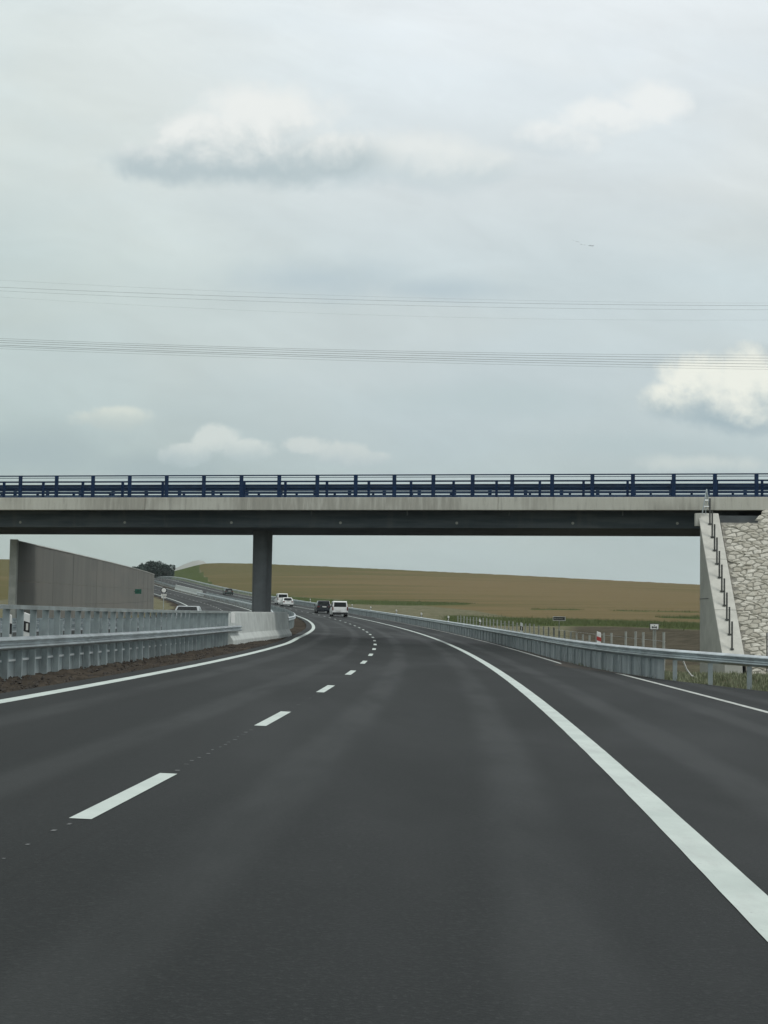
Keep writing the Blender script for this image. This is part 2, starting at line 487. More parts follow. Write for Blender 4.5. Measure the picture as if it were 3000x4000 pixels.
# ------------------------------------------------------------------ mesh helpers
class MB:
    def __init__(self):
        self.v, self.f, self.mi = [], [], []

    def add(self, verts, faces, mi=0):
        o = len(self.v)
        self.v += [tuple(map(float, q)) for q in verts]
        self.f += [tuple(i + o for i in f) for f in faces]
        self.mi += [mi] * len(faces)

    def box(self, c, size, rz=0.0, mi=0):
        cx, cy, cz = c
        a, b, h = size[0] / 2, size[1] / 2, size[2] / 2
        cs, sn = math.cos(rz), math.sin(rz)
        vs = []
        for z in (-h, h):
            for (x, y) in ((-a, -b), (a, -b), (a, b), (-a, b)):
                vs.append((cx + x * cs - y * sn, cy + x * sn + y * cs, cz + z))
        self.add(vs, [(0, 3, 2, 1), (4, 5, 6, 7), (0, 1, 5, 4), (1, 2, 6, 5), (2, 3, 7, 6), (3, 0, 4, 7)], mi)

    def tube(self, pts, r, n=6, mi=0, r2=None):
        pts = [Vector(p) for p in pts]
        rings = []
        for i, p in enumerate(pts):
            d = (pts[min(i + 1, len(pts) - 1)] - pts[max(i - 1, 0)]).normalized()
            a = d.cross(Vector((0, 0, 1)))
            if a.length < 1e-3:
                a = d.cross(Vector((1, 0, 0)))
            a.normalize()
            b = a.cross(d)
            rr = r if r2 is None else r + (r2 - r) * i / max(1, len(pts) - 1)
            rings.append([p + (a * math.cos(2 * math.pi * k / n) + b * math.sin(2 * math.pi * k / n)) * rr for k in range(n)])
        vs = [q for ring in rings for q in ring]
        fs = []
        for i in range(len(pts) - 1):
            for k in range(n):
                fs.append((i * n + k, i * n + (k + 1) % n, (i + 1) * n + (k + 1) % n, (i + 1) * n + k))
        fs.append(tuple(range(n)))
        fs.append(tuple(range((len(pts) - 1) * n, len(pts) * n))[::-1])
        self.add(vs, fs, mi)

    def sweep(self, prof, ss, tf, closed=True, caps=True, mi=0, hf=None):
        """profile of (dt, dz) carried along the road at offset tf(s)"""
        n = len(prof)
        vs, fs = [], []
        for s in ss:
            t0 = tf(s)
            h0 = hf(s) if hf else 0.0
            for (a, b) in prof:
                vs.append(rp(s, t0 + a, b + h0))
        for i in range(len(ss) - 1):
            for k in range(n if closed else n - 1):
                fs.append((i * n + k, i * n + (k + 1) % n, (i + 1) * n + (k + 1) % n, (i + 1) * n + k))
        if closed and caps:
            fs.append(tuple(range(n)))
            fs.append(tuple(range((len(ss) - 1) * n, len(ss) * n))[::-1])
        self.add(vs, fs, mi)

    def prism(self, poly, origin, ex, ey, ez, depth, mi=0):
        """poly in the (ex, ez) plane, pushed depth along ey"""
        o, ex, ey, ez = map(np.array, (origin, ex, ey, ez))
        n = len(poly)
        vs = [o + ex * a + ez * b for a, b in poly] + [o + ex * a + ez * b + ey * depth for a, b in poly]
        fs = [tuple(range(n)), tuple(range(n, 2 * n))[::-1]] + [(i, i + n, (i + 1) % n + n, (i + 1) % n) for i in range(n)]
        self.add(vs, fs, mi)

    def build(self, name, mats, parent=None, bevel=0.0, smooth=False, seg=2):
        me = bpy.data.meshes.new(name)
        me.from_pydata(self.v, [], self.f)
        if not isinstance(mats, (list, tuple)):
            mats = [mats]
        for q in mats:
            me.materials.append(q)
        if len(mats) > 1:
            me.polygons.foreach_set('material_index', self.mi)
        bm = bmesh.new()
        bm.from_mesh(me)
        bmesh.ops.recalc_face_normals(bm, faces=bm.faces)
        if bevel:
            es = [e for e in bm.edges if len(e.link_faces) == 2 and e.calc_face_angle(0) > 0.5]
            bmesh.ops.bevel(bm, geom=es, offset=bevel, segments=seg, affect='EDGES', profile=0.5)
        bm.to_mesh(me)
        bm.free()
        if smooth:
            me.polygons.foreach_set('use_smooth', [True] * len(me.polygons))
        o = bpy.data.objects.new(name, me)
        col.objects.link(o)
        if parent is not None:
            o.parent = parent
        return o


def tag(o, label=None, cat=None, group=None, kind=None):
    if label:
        o['label'] = label
    if cat:
        o['category'] = cat
    if group:
        o['group'] = group
    if kind:
        o['kind'] = kind
    return o


def thing(name, label, cat, loc=(0, 0, 0), rz=0.0, group=None):
    o = bpy.data.objects.new(name, None)
    col.objects.link(o)
    o.empty_display_size = 0.3
    o.location = tuple(float(q) for q in loc)
    o.rotation_euler = (0, 0, rz)
    return tag(o, label, cat, group)


def copy_tree(o, parent=None):
    c = o.copy()
    col.objects.link(c)
    if parent is not None:
        c.parent = parent
    for ch in list(o.children):
        copy_tree(ch, c)
    return c


# ------------------------------------------------------------------ terrain
def nearest_st(x, y):
    x, y = np.asarray(x, float), np.asarray(y, float)
    s = np.zeros_like(x)
    CS, SN = np.cos(TH), np.sin(TH)
    for i in range(0, len(x), 4000):
        d = (x[i:i + 4000, None] - RX[None]) ** 2 + (y[i:i + 4000, None] - RY[None]) ** 2
        s[i:i + 4000] = SS[np.argmin(d, 1)]
    for _ in range(2):
        th = np.interp(s, SS, TH)
        s = np.clip(s + (x - np.interp(s, SS, RX)) * np.sin(th) + (y - np.interp(s, SS, RY)) * np.cos(th), SS[0], SS[-1])
    th = np.interp(s, SS, TH)
    t = (x - np.interp(s, SS, RX)) * np.cos(th) - (y - np.interp(s, SS, RY)) * np.sin(th)
    return s, t


RIDGE = 640.0
_rid = [(0, 2182), (90, 2184), (200, 2196), (300, 2210), (450, 2232), (560, 2246), (640, 2240), (700, 2224), (760, 2208), (800, 2199), (860, 2197), (985, 2199), (1055, 2202), (1250, 2210),
        (1500, 2222), (2000, 2246), (2740, 2284), (3000, 2296)]
_ra, _re = [], []
for q in _rid:
    r = un(*q)
    _ra.append(math.atan2(r[0], r[1]))
    _re.append(r[2] / math.hypot(r[0], r[1]))
_ra = [-3.2, -0.6] + _ra + [0.6, 3.2]
_re = [0.0, 0.03] + _re + [0.022, 0.0]


def corridor(s, t):
    """height of the made ground near the road, and how far out it reaches on each side"""
    rb = np.interp(s, [24, 38.1, 43.5, 48, 54, 62, 660], [13.8, 9.75, 8.2, 7.5, 7.15, 7.0, 7.0])
    rb = np.where(s < 24, 13.8, rb)
    tc_ = np.clip(t, -17.5, rb + 0.6)
    z = np.interp(s, SS, RZ) - CF * tc_ - 0.07
    sm = lambda q: q * q * (3 - 2 * q)
    dep = np.interp(s, [0, 40, 60, 95, 125, 170], [1.0, 1.2, 1.45, 1.35, 0.75, 0.35])
    z = z - dep * sm(np.clip((t - rb - 1.2) / 4.5, 0, 1))
    z = z + 0.42 * np.exp(-((s - 41.0) / 6.0) ** 2 - ((t - rb - 2.6) / 1.5) ** 2) + 0.30 * np.exp(-((s - 80.0) / 9.0) ** 2 - ((t - 10.6) / 1.6) ** 2)
    z = z - 0.03 * sm(np.clip((t + 4.35) / -0.9, 0, 1)) * sm(np.clip((t + 7.5) / 0.6, 0, 1))
    return z


def terrain_z(x, y):
    x, y = np.asarray(x, float), np.asarray(y, float)
    s, t = nearest_st(x, y)
    zc = corridor(s, t)
    r = np.hypot(x, y)
    az = np.arctan2(x, y)
    el = np.interp(az, _ra, _re)
    # how far out of the corridor: 0 at its edge .. 1 at the ridge
    out = np.maximum(t - np.interp(s, [0, 60, 110, 160, 420, 480, 660], [26, 22, 19, 13, 11, 8.2, 8.0]), -21.5 - t)
    q = np.clip(out / np.maximum(1.0, out + np.maximum(RIDGE - r, 0)), 0, 1)
    elc = np.maximum((zc + 0.25 - CAM_H) / np.maximum(r, 1), -0.0012)
    zf = CAM_H + np.minimum(r, RIDGE) * (elc + (el - elc) * q ** 0.85)
    b = np.clip(out / np.interp(s, [0, 250, 460], [20, 20, 5]), 0, 1)
    b = b * b * (3 - 2 * b)
    z = zc * (1 - b) + zf * b
    z = np.where(r > RIDGE, z - (r - RIDGE) * 0.022 * np.clip(out / 25, 0, 1), z)
    return np.maximum(z, -40), s, t, out, r, az


az_l = np.unique(np.concatenate([np.linspace(-math.pi, -0.42, 46), np.arange(-0.42, 0.36, 0.0026), np.linspace(0.36, math.pi, 46)]))
r_l = np.concatenate([np.linspace(1.5, 18, 12), np.linspace(20, 130, 92), np.linspace(133, 320, 64), np.linspace(325, 660, 64), np.geomspace(672, 3300, 22)])
A, Rr = np.meshgrid(az_l, r_l, indexing='ij')
gx, gy = (Rr * np.sin(A)).ravel(), (Rr * np.cos(A)).ravel()
gz, gs, gt, gout, grr, gaz = terrain_z(gx, gy)
jit = rng.normal(0, 1, len(gz))
gz = gz + np.where((gout > 40) & (grr < 680), 0.035 * jit, 0)
gz = gz + np.where((np.abs(gt + 5.7) < 1.2), 0.022 * jit, 0) + np.where((gt > 11) & (gout < 0), 0.03 * jit, 0)
na, nr = len(az_l), len(r_l)
faces = []
for i in range(na - 1):
    for k in range(nr - 1):
        a = i * nr + k
        faces.append((a, a + nr, a + nr + 1, a + 1))


def ground_bd(t, b):
    p = coords(t)
    at = t.node('ShaderNodeAttribute')
    at.attribute_name = 'zone'          # r: soil, g: crop, b: distance across the verge
    sp = t.node('ShaderNodeSeparateColor')
    t.link(at.outputs['Color'], sp.inputs[0])
    soil, crop, verge = sp.outputs
    n1 = t.noise(p, 0.7, 5.0, 0.65)
    n2 = t.noise(p, 5.0, 5.0, 0.7)
    n3 = t.noise(scaled(t, p, (0.012, 0.05, 0.0), 0.12), 1.0, 5.0, 0.6, 0.3)
    big = t.noise(scaled(t, p, (0.0035, 0.0035, 0.0)), 1.0, 2.0, 0.5)
    n3 = t.m('MULTIPLY_ADD', t.m('SUBTRACT', big, 0.5), 0.9, n3)
    sx = t.node('ShaderNodeSeparateXYZ')
    t.link(p, sx.inputs[0])
    n3 = t.m('ADD', n3, t.ss(sx.outputs[0], -60.0, 70.0, -0.10, 0.10))
    n4 = t.noise(scaled(t, p, (0.05, 0.35, 0.0), 0.12), 1.0, 4.0, 0.65, 0.2)
    n5 = t.noise(p, 0.55, 6.0, 0.75)
    # rough verge
    g = t.mix(t.ss(n1, 0.35, 0.65), (0.12, 0.118, 0.075), (0.19, 0.18, 0.125))
    g = t.mix(t.ss(n2, 0.45, 0.7, 0.0, 0.7), g, (0.075, 0.085, 0.040))
    # brown soil
    so = t.mix(t.ss(n1, 0.35, 0.65), (0.044, 0.039, 0.033), (0.078, 0.067, 0.054))
    so = t.mix(t.ss(n2, 0.5, 0.72, 0.0, 0.6), so, (0.098, 0.086, 0.070))
    # ripening crop
    cr = t.mix(t.ss(n3, 0.36, 0.64), (0.108, 0.104, 0.050), (0.160, 0.129, 0.072))
    cr = t.mix(t.ss(n4, 0.42, 0.70, 0.0, 0.45), cr, (0.122, 0.094, 0.052))
    cr = t.mix(t.ss(n5, 0.45, 0.75, 0.0, 0.35), cr, (0.185, 0.142, 0.074))
    c = t.mix(soil, g, so)
    edge = t.m('MULTIPLY_ADD', t.m('SUBTRACT', n5, 0.5), 0.25, crop)
    c = t.mix(t.ss(edge, 0.45, 0.55), c, cr)
    # dark weedy strip along the foot of the field
    wv = t.m('MULTIPLY_ADD', t.m('SUBTRACT', n1, 0.5), 0.25, verge)
    wd = t.mix(t.ss(n2, 0.35, 0.7), (0.048, 0.070, 0.026), (0.092, 0.112, 0.046))
    c = t.mix(t.ss(wv, 0.45, 0.6), c, wd)
    t.link(c, b.inputs['Base Color'])
    b.inputs['Roughness'].default_value = 0.97
    b.inputs['Specular IOR Level'].default_value = 0.0
    bump(t, b, t.m('ADD', n2, n5), 0.6, 0.12)


M['ground'] = mat('ground_cover', ground_bd)
me = bpy.data.meshes.new('ground')
me.from_pydata(list(zip(gx.tolist(), gy.tolist(), gz.tolist())), [], faces)
me.materials.append(M['ground'])
me.polygons.foreach_set('use_smooth', [True] * len(me.polygons))
att = me.color_attributes.new('zone', 'FLOAT_COLOR', 'POINT')
soil = ((gt < -3.9) & (gt > -18)).astype(float)
soil = np.maximum(soil, ((gt > 6) & (gout < 0) & (gs < 330)).astype(float) * 0.45)

# outlines of the field, its grassy headland and the weed strips, taken as seen from the road
_d = gy * math.cos(PITCH) + (gz - CAM_H) * math.sin(PITCH)
_d = np.where(_d < 1, 1e6, _d)
_u = F_PX * gx / _d
_w = -F_PX * (-gy * math.sin(PITCH) + (gz - CAM_H) * math.cos(PITCH)) / _d
vx = 1500 + _u * math.cos(ROLL) - _w * math.sin(ROLL)
vy = 2000 + _u * math.sin(ROLL) + _w * math.cos(ROLL)


def between(top, bot, x0, x1, ft=5.0, fx=60.0):
    a_ = np.clip((vy - np.interp(vx, *zip(*top))) / ft + .5, 0, 1) * np.clip((np.interp(vx, *zip(*bot)) - vy) / ft + .5, 0, 1)
    return a_ * np.clip((vx - x0) / fx + .5, 0, 1) * np.clip((x1 - vx) / fx + .5, 0, 1)


side_r = (gt > 8).astype(float)
crop = side_r * np.clip((np.interp(vx, [700, 860, 1000, 1200, 1500, 1850, 2000, 2150, 2700, 3200], [2290, 2302, 2318, 2334, 2351, 2385, 2412, 2416, 2432, 2445]) - vy) / 6 + .5, 0, 1)
crop *= np.clip((vx - np.interp(vy, [2200, 2240, 2300], [770, 790, 850])) / 50 + .5, 0, 1)
crop = np.where(gt > 0, crop, np.clip(0.5 + (-gt - 40) / 10, 0, 1))
weed = side_r * np.maximum.reduce([
    between([(700, 2284), (860, 2296), (1000, 2314), (1130, 2330), (1300, 2342), (1600, 2349), (1850, 2356)], [(700, 2296), (860, 2308), (1000, 2326), (1130, 2352), (1300, 2358), (1600, 2366), (1850, 2362)], 800, 1840),
    between([(1700, 2402), (2000, 2413), (2150, 2416), (2400, 2424), (2700, 2433), (3200, 2446)], [(1700, 2440), (2000, 2446), (2150, 2446), (2400, 2446), (2700, 2459), (3200, 2470)], 1740, 4000, 6),
    0.75 * between([(2050, 2377), (2300, 2380)], [(2050, 2382), (2300, 2385)], 2060, 2280, 4, 40),
    0.8 * between([(2380, 2383), (2740, 2390)], [(2380, 2387), (2740, 2394)], 2400, 2900, 4, 40),
    0.8 * between([(2500, 2408), (2740, 2408)], [(2500, 2412), (2740, 2420)], 2560, 2900, 4, 80)])
weed = np.where(gs > 560, 0, weed)
weed = np.maximum(weed, 0.535 * (gs > 330) * (gt > 8) * (1 - crop))
weed = np.maximum(weed, 0.62 * between([(560, 2150), (900, 2150)], [(560, 2240), (660, 2250), (700, 2276), (800, 2293), (880, 2302)], 600, 900) * (gt > 7) * (crop < 0.6))
soil = np.maximum(soil, side_r * between([(2200, 2447), (2450, 2448), (2700, 2460), (3200, 2470)], [(2200, 2600), (3200, 2600)], 2230, 4000) * (gs > 66) * 0.8)
att.data.foreach_set('color', np.stack([soil, crop, weed, np.ones_like(soil)], 1).astype(np.float32).ravel())
ground = bpy.data.objects.new('ground', me)
col.objects.link(ground)
tag(ground, 'ground with soil median, rough verge and brown field rising to a ridge', 'ground', kind='structure')


def zat(x, y):
    return float(terrain_z(np.array([x]), np.array([y]))[0][0])


# ------------------------------------------------------------------ carriageways and markings
def strip(name, ta, tb, s0, s1, h, m, step=2.0, n=2):
    mb = MB()
    ss = list(np.arange(s0, s1, step)) + [s1]
    vs, fs = [], []
    for s in ss:
        a, b = (ta(s) if callable(ta) else ta), (tb(s) if callable(tb) else tb)
        for k in range(n):
            vs.append(rp(s, a + (b - a) * k / (n - 1), h))
    for i in range(len(ss) - 1):
        for k in range(n - 1):
            fs.append((i * n + k, i * n + k + 1, (i + 1) * n + k + 1, (i + 1) * n + k))
    mb.add(vs, fs)
    o = mb.build(name, m)
    if n > 2:
        ats = o.data.attributes.new('across', 'FLOAT', 'POINT')
        vals = []
        for s in ss:
            a, b = (ta(s) if callable(ta) else ta), (tb(s) if callable(tb) else tb)
            vals += [a + (b - a) * k / (n - 1) for k in range(n)]
        ats.data.foreach_set('value', vals)
    return o


T_LL = tab([(-60, -3.74), (70, -3.74), (82, -3.9), (98, -3.82), (115, -3.68), (164, -3.5), (660, -3.45)])
road = strip('road', lambda s: T_LL(s) - 0.55, T_RE, -40, 640, 0.0, M['asphalt'], 2.0, 5)
tag(road, 'dark asphalt carriageway with white lane lines curving left', 'road', kind='structure')
road2 = strip('road', -17.0, -7.3, -40, 640, 0.0, M['asphalt'], 2.0, 5)
tag(road2, 'oncoming asphalt carriageway beyond the median', 'road', kind='structure')
MK = 0.004
mb = MB()
vs, fs = [], []
for i, s_ in enumerate(np.arange(44.5, 76, 0.5)):
    w_ = 0.18 + 0.75 * math.exp(-((s_ - 52.5) / 3.2) ** 2) + random.uniform(-.06, .06)
    e_ = T_RE(s_)
    vs += [rp(s_, e_ - w_, .003), rp(s_, e_ + .02, .010)]
    if i:
        fs.append((2 * i - 2, 2 * i - 1, 2 * i + 1, 2 * i))
mb.add(vs, fs)
tag(mb.build('soil_spill', M['soil']), 'brown soil washed onto the paved edge below the guardrail sheets', 'soil', kind='stuff')


def marking(name, tf, w, s0, s1, m, label):
    o = strip(name, lambda s: tf(s) - w / 2 + random.uniform(-.002, .002), lambda s: tf(s) + w / 2 + random.uniform(-.002, .002), s0, s1, MK, m, 0.5)
    return tag(o, label, 'road marking', kind='structure')


marking('edge_line', T_LL, 0.235, -30, 640, M['paint'], 'solid white edge line beside the median')
marking('edge_line', lambda s: 3.75, 0.225, -30, 640, M['paint'], 'thick solid white line between lane and hard shoulder')
marking('edge_line', lambda s: 6.50, 0.13, 53.6, 196, M['paint_dull'], 'thin pale line along the right barrier foot')
marking('edge_line', lambda s: 6.50, 0.11, 200, 640, M['paint_dull'], 'thin pale line far along the right barrier')
marking('edge_line', tab([(10, 7.75), (28, 7.6), (49.3, 7.32)]), 0.14, 8, 49.3, M['paint_dull'], 'thin pale line at the paved edge near the bridge')
marking('edge_line', lambda s: -7.86, 0.22, -30, 640, M['paint'], 'white median edge line of the oncoming carriageway')
marking('edge_line', lambda s: -15.86, 0.22, -30, 640, M['paint'], 'white outer edge line of the oncoming carriageway')
mb, mb2, mb3 = MB(), MB(), MB()
for k in range(-4, 66):
    a = 10.05 + 9 * k
    for i in range(3):
        s0, s1 = a + i, a + i + 1
        mb.add([rp(s0, -0.07, MK), rp(s0, 0.07, MK), rp(s1, 0.07, MK), rp(s1, -0.07, MK)], [(0, 1, 2, 3)])
    if k < 2:
        q = a + 3.25
        while q < a + 8.8:
            wd, ln = random.uniform(.008, .022), random.uniform(.02, .09)
            o = random.uniform(-.02, .02) + 0.0
            mb3.add([rp(q, o - wd, MK), rp(q, o + wd, MK), rp(q + ln, o + wd, MK), rp(q + ln, o - wd, MK)], [(0, 1, 2, 3)])
            q += random.uniform(.30, .6) * (1 if k < 1 else 1.5)
    for i in range(3):
        s0, s1 = a + i + 2, a + i + 3
        mb2.add([rp(s0, -11.93, MK), rp(s0, -11.79, MK), rp(s1, -11.79, MK), rp(s1, -11.93, MK)], [(0, 1, 2, 3)])
tag(mb.build('lane_dashes', M['paint']), 'short white lane dashes down the middle of the carriageway', 'road marking', kind='structure')
tag(mb3.build('setting_out_dots', M['dots']), 'faint row of small setting out dots between the nearest lane dashes', 'road marking', kind='structure')
tag(mb2.build('lane_dashes', M['paint_dull']), 'white lane dashes of the oncoming carriageway', 'road marking', kind='structure')

# ------------------------------------------------------------------ crash barriers
def wprof(side, z0, z1, depth=0.10, th=0.006):
    h = z1 - z0
    f = [(0, 0), (.35, .06), (.95, .17), (1, .24), (.95, .32), (.25, .43), (.18, .5), (.25, .57), (.95, .68), (1, .76), (.95, .83), (.35, .94), (0, 1)]
    a = [(side * depth * q, z0 + h * w) for q, w in f]
    return a + [(x - side * th, z) for x, z in a[::-1]]


def post_mesh(w, d, h, s, t, base=-0.25):
    """C-shaped post standing at road coordinates"""
    mb = MB()
    p = rp(s, t, 0)
    rz = -heading(s)
    th = 0.006
    hh = h - base
    mb.box((p[0], p[1], p[2] + base + hh / 2), (w, th, hh), rz)
    for q in (-1, 1):
        o = q * (w / 2 - th / 2)
        c, sn = math.cos(rz), math.sin(rz)
        ox, oy = o, d / 2 + th / 2
        mb.box((p[0] + ox * c - oy * sn, p[1] + ox * sn + oy * c, p[2] + base + hh / 2), (th, d, hh), rz)
    return mb


def barrier(label, tf, s0, s1, side, beam=(0.5, 0.78), top_rail=None, spacing=2.0, post_h=0.76, mats=None, pw=0.12, pd=0.06, lower=None,
            post_off=None, back_beam=None, name='crash_barrier', first=None):
    mid = rp((s0 + s1) / 2, tf((s0 + s1) / 2), 0)
    root = thing(name, label, 'crash barrier')
    ss = list(np.arange(s0, s1, 1.5)) + [s1]
    mb = MB()
    mb.sweep(wprof(side, *beam), ss, tf)
    mb.build('w_beam', M['galv'], root, smooth=False)
    if top_rail:
        mb = MB()
        a, b = top_rail
        mb.sweep([(side * .02, a), (side * .05, a), (side * .05, b), (-side * .09, b), (-side * .09, a), (-side * .05, a), (-side * .05, b - .03), (side * .02, b - .03)], ss, tf)
        mb.build('top_rail', M['galv'], root)
    if lower:
        mb = MB()
        a, b = lower
        mb.sweep([(-side * .16, a), (-side * .13, a), (-side * .13, b), (-side * .16, b)], ss, tf)
        mb.build('lower_rail', M['galv_glint'], root)
        mb = MB()
        mb.sweep([(-side * .175, -.2), (-side * .165, -.2), (-side * .165, .50), (-side * .175, .50)], ss, tf)
        mb.build('lower_panel', M['galv_dull'], root)
    if back_beam:
        mb = MB()
        mb.sweep([(x + back_beam[2], z) for x, z in wprof(-side, back_beam[0], back_beam[1])], ss, tf)
        mb.build('rear_beam', M['galv_dull'], root)
    off = -side * 0.075 if post_off is None else post_off
    q = first if first is not None else s0 + 0.3
    n = 0
    rest = MB()
    while q < s1:
        pm = post_mesh(pw, pd, post_h, q, tf(q) + off)
        n += 1
        if n <= 98:
            pm.build('post', M['galv_dull'] if mats is None else mats, root)
        else:
            rest.add(pm.v, pm.f)
        q += spacing
    if rest.v:
        tag(rest.build('posts', M['galv_dull'] if mats is None else mats, root), kind='stuff')
    return root


# left, in front of the median: tall steel barrier up to the bridge pier
T_LB = tab([(20, -5.98), (60, -5.98), (66.7, -5.95)])
lb = barrier('tall galvanised median barrier left of the lanes, ending at the concrete block', T_LB, 23.5, 66.6, 1, (0.42, 0.68), (1.20, 1.28), 1.03, 1.21,
             None, 0.125, 0.05, (0.20, 0.24), None, None, first=24.0)
mb = MB()       # the beam overlaps the concrete block a little
mb.sweep(wprof(1, 0.42, 0.68), [66.6, 67.5, 68.5, 70.0], tab([(66.6, -5.95), (70.0, -5.80)]))
mb.build('beam_end', M['galv'], lb)
# its mirror twin on the oncoming side of the median
T_LF = tab([(20, -7.45), (70, -7.45)])
barrier('galvanised barrier on the far side of the median, seen through the near posts', T_LF, 24, 69, -1, (0.66, 0.98), None, 1.0, 0.95, None, 0.12, 0.05, None, first=24.5)
# beyond the pier
T_L2 = tab([(92, -6.35), (97, -5.95), (105, -5.5), (120, -5.15), (200, -5.0), (640, -5.0)])
barrier('galvanised median barrier running on behind the bridge pier', T_L2, 93, 341, 1, (0.52, 0.80), None, 2.0, 0.78, None, 0.12, 0.06, None)
barrier('galvanised median barrier of the oncoming lanes beyond the pier', lambda s: -6.95, 97, 341, -1, (0.5, 0.78), None, 2.5, 0.76, None, 0.12, 0.06, None)
barrier('distant galvanised median barrier beyond the far concrete block', lambda s: -5.6, 395, 600, 1, (0.5, 0.80), None, 2.2, 0.78, None, 0.12, 0.06, None)


def njprof(a, hgt, side=1):
    """profile barrier, toe towards side"""
    return [(side * .0, 0.0 - .3), (side * .0, .07), (-side * .17, .33), (-side * .27, hgt - .02), (-side * .29, hgt), (-side * .47, hgt),
            (-side * .49, hgt - .02), (-side * .59, .33), (-side * .76, .07), (-side * .76, -.3)]


T_CT = tab([(66, -5.86), (68.4, -5.80), (75, -5.5), (82, -5.05), (90, -4.5), (91.5, -4.42)])
mb = MB()
mb.sweep(njprof(0, 1.245), list(np.linspace(67.2, 90.0, 16)), T_CT)
tag(mb.build('concrete_barrier', M['concrete'], None, 0.025), 'pale concrete safety barrier with sloped foot in front of the bridge pier', 'concrete barrier')
mb = MB()
mb.sweep(njprof(0, 1.20, -1), list(np.arange(64, 97, 1.5)), tab([(64, -7.4), (97, -7.4)]))
tag(mb.build('concrete_barrier', M['concrete'], None, 0.025), 'concrete safety barrier behind the bridge pier, mostly hidden', 'concrete barrier')
mb = MB()
mb.sweep(njprof(0, 1.05), list(np.arange(341.5, 394.6, 2.5)), lambda s: -5.45)
tag(mb.build('concrete_barrier', M['concrete']), 'distant concrete barrier block in the median, left of the pier', 'concrete barrier')

# right-hand barrier with zinc skirt
rb = barrier('galvanised guardrail along the right edge, with zinc sheets below its beam', T_RB, 26, 600, -1, (0.53, 0.81), None, 2.0, 0.79, None, 0.11, 0.06, None, first=27.2)
mb = MB()
ss = list(np.arange(43.9, 330, 0.5))
prof = []
vs, fs = [], []
for i, s in enumerate(ss):
    rib = 0.03 if i % 2 else 0.0
    if 55.4 < s < 56.2:
        rib += 0.10
    for z in (-0.22, 0.545):
        vs.append(rp(s, T_RB(s) + 0.05 + rib, z))
for i in range(len(ss) - 1):
    fs.append((2 * i, 2 * i + 1, 2 * i + 3, 2 * i + 2))
mb.add(vs, fs)
sk = mb.build('skirt_sheet', M['skirt'], rb)
sm = sk.modifiers.new('thickness', 'SOLIDIFY')
sm.thickness = 0.006
for s in list(np.arange(46, 62, 1.0)) + list(np.arange(62, 120, 4.0)):
    wv = random.uniform(.05, .11)
    p = rp(s, T_RB(s) - 0.015, 0)
    mb = MB()
    mb.box((p[0], p[1], p[2] + 0.15), (0.03, wv, 0.74), -heading(s))
    mb.build('cover_strip', M['galv'], rb)

# ------------------------------------------------------------------ overpass bridge
BTH = R(-9.2)
BU = np.array([math.cos(BTH), math.sin(BTH), 0.0041])       # along the deck
BN = np.array([-math.sin(BTH), math.cos(BTH), 0.0])         # away from the viewer
B0 = np.array([-19.264, 85.264, 0.0])


def bp(k, n, z):
    return B0 + BU * k + BN * n + np.array([0, 0, z])


bridge = thing('overpass_bridge', 'concrete road overpass with navy railings crossing above the motorway', 'bridge')


def bbox(mb, k0, k1, n0, n1, z0, z1, mi=0):
    vs = [bp(k, n, z) for z in (z0, z1) for (k, n) in ((k0, n0), (k1, n0), (k1, n1), (k0, n1))]
    mb.add(vs, [(0, 3, 2, 1), (4, 5, 6, 7), (0, 1, 5, 4), (1, 2, 6, 5), (2, 3, 7, 6), (3, 0, 4, 7)], mi)


ZF0, ZF1 = 6.85, 7.50
mb = MB()
for (a, c_) in ((-34, -14.2), (-14.185, 6.9), (6.915, 25.3), (25.315, 42.5)):
    bbox(mb, a, c_, 0, 0.42, ZF0, ZF1)
mb.build('edge_beam', M['beam'], bridge, 0.02)
mb = MB()
for (a, c_) in ((-34, 6.9), (6.915, 42.5)):
    bbox(mb, a, c_, 9.2, 9.62, ZF0, ZF1)
mb.build('edge_beam', M['beam'], bridge, 0.02)
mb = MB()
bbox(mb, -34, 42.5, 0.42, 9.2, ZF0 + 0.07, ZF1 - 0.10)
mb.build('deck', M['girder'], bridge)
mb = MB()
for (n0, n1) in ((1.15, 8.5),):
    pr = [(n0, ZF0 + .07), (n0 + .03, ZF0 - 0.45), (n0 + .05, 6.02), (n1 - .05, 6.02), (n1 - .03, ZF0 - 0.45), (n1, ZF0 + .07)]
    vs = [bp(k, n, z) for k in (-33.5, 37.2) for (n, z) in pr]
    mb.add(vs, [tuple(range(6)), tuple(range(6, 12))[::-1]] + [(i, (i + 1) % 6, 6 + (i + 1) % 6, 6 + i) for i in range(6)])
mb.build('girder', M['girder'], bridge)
mb = MB()
for k in (-0.35, 5.45, 11.25, 17.05, 23.1, 29.0, 34.2):
    mb = MB()
    mb.tube([bp(k, 1.22, 6.27), bp(k, 1.165, 6.27)], 0.07, 10)
    mb.build('anchor_plate', M['wing'], bridge)
mb = MB()
for k in (15.6, 20.6, 25.8, 31.5):
    mb.tube([bp(k, 0.75, ZF0 + .06), bp(k, 0.75, ZF0 - .22)], 0.035, 8)
mb.build('drip_pipes', M['pier'], bridge)
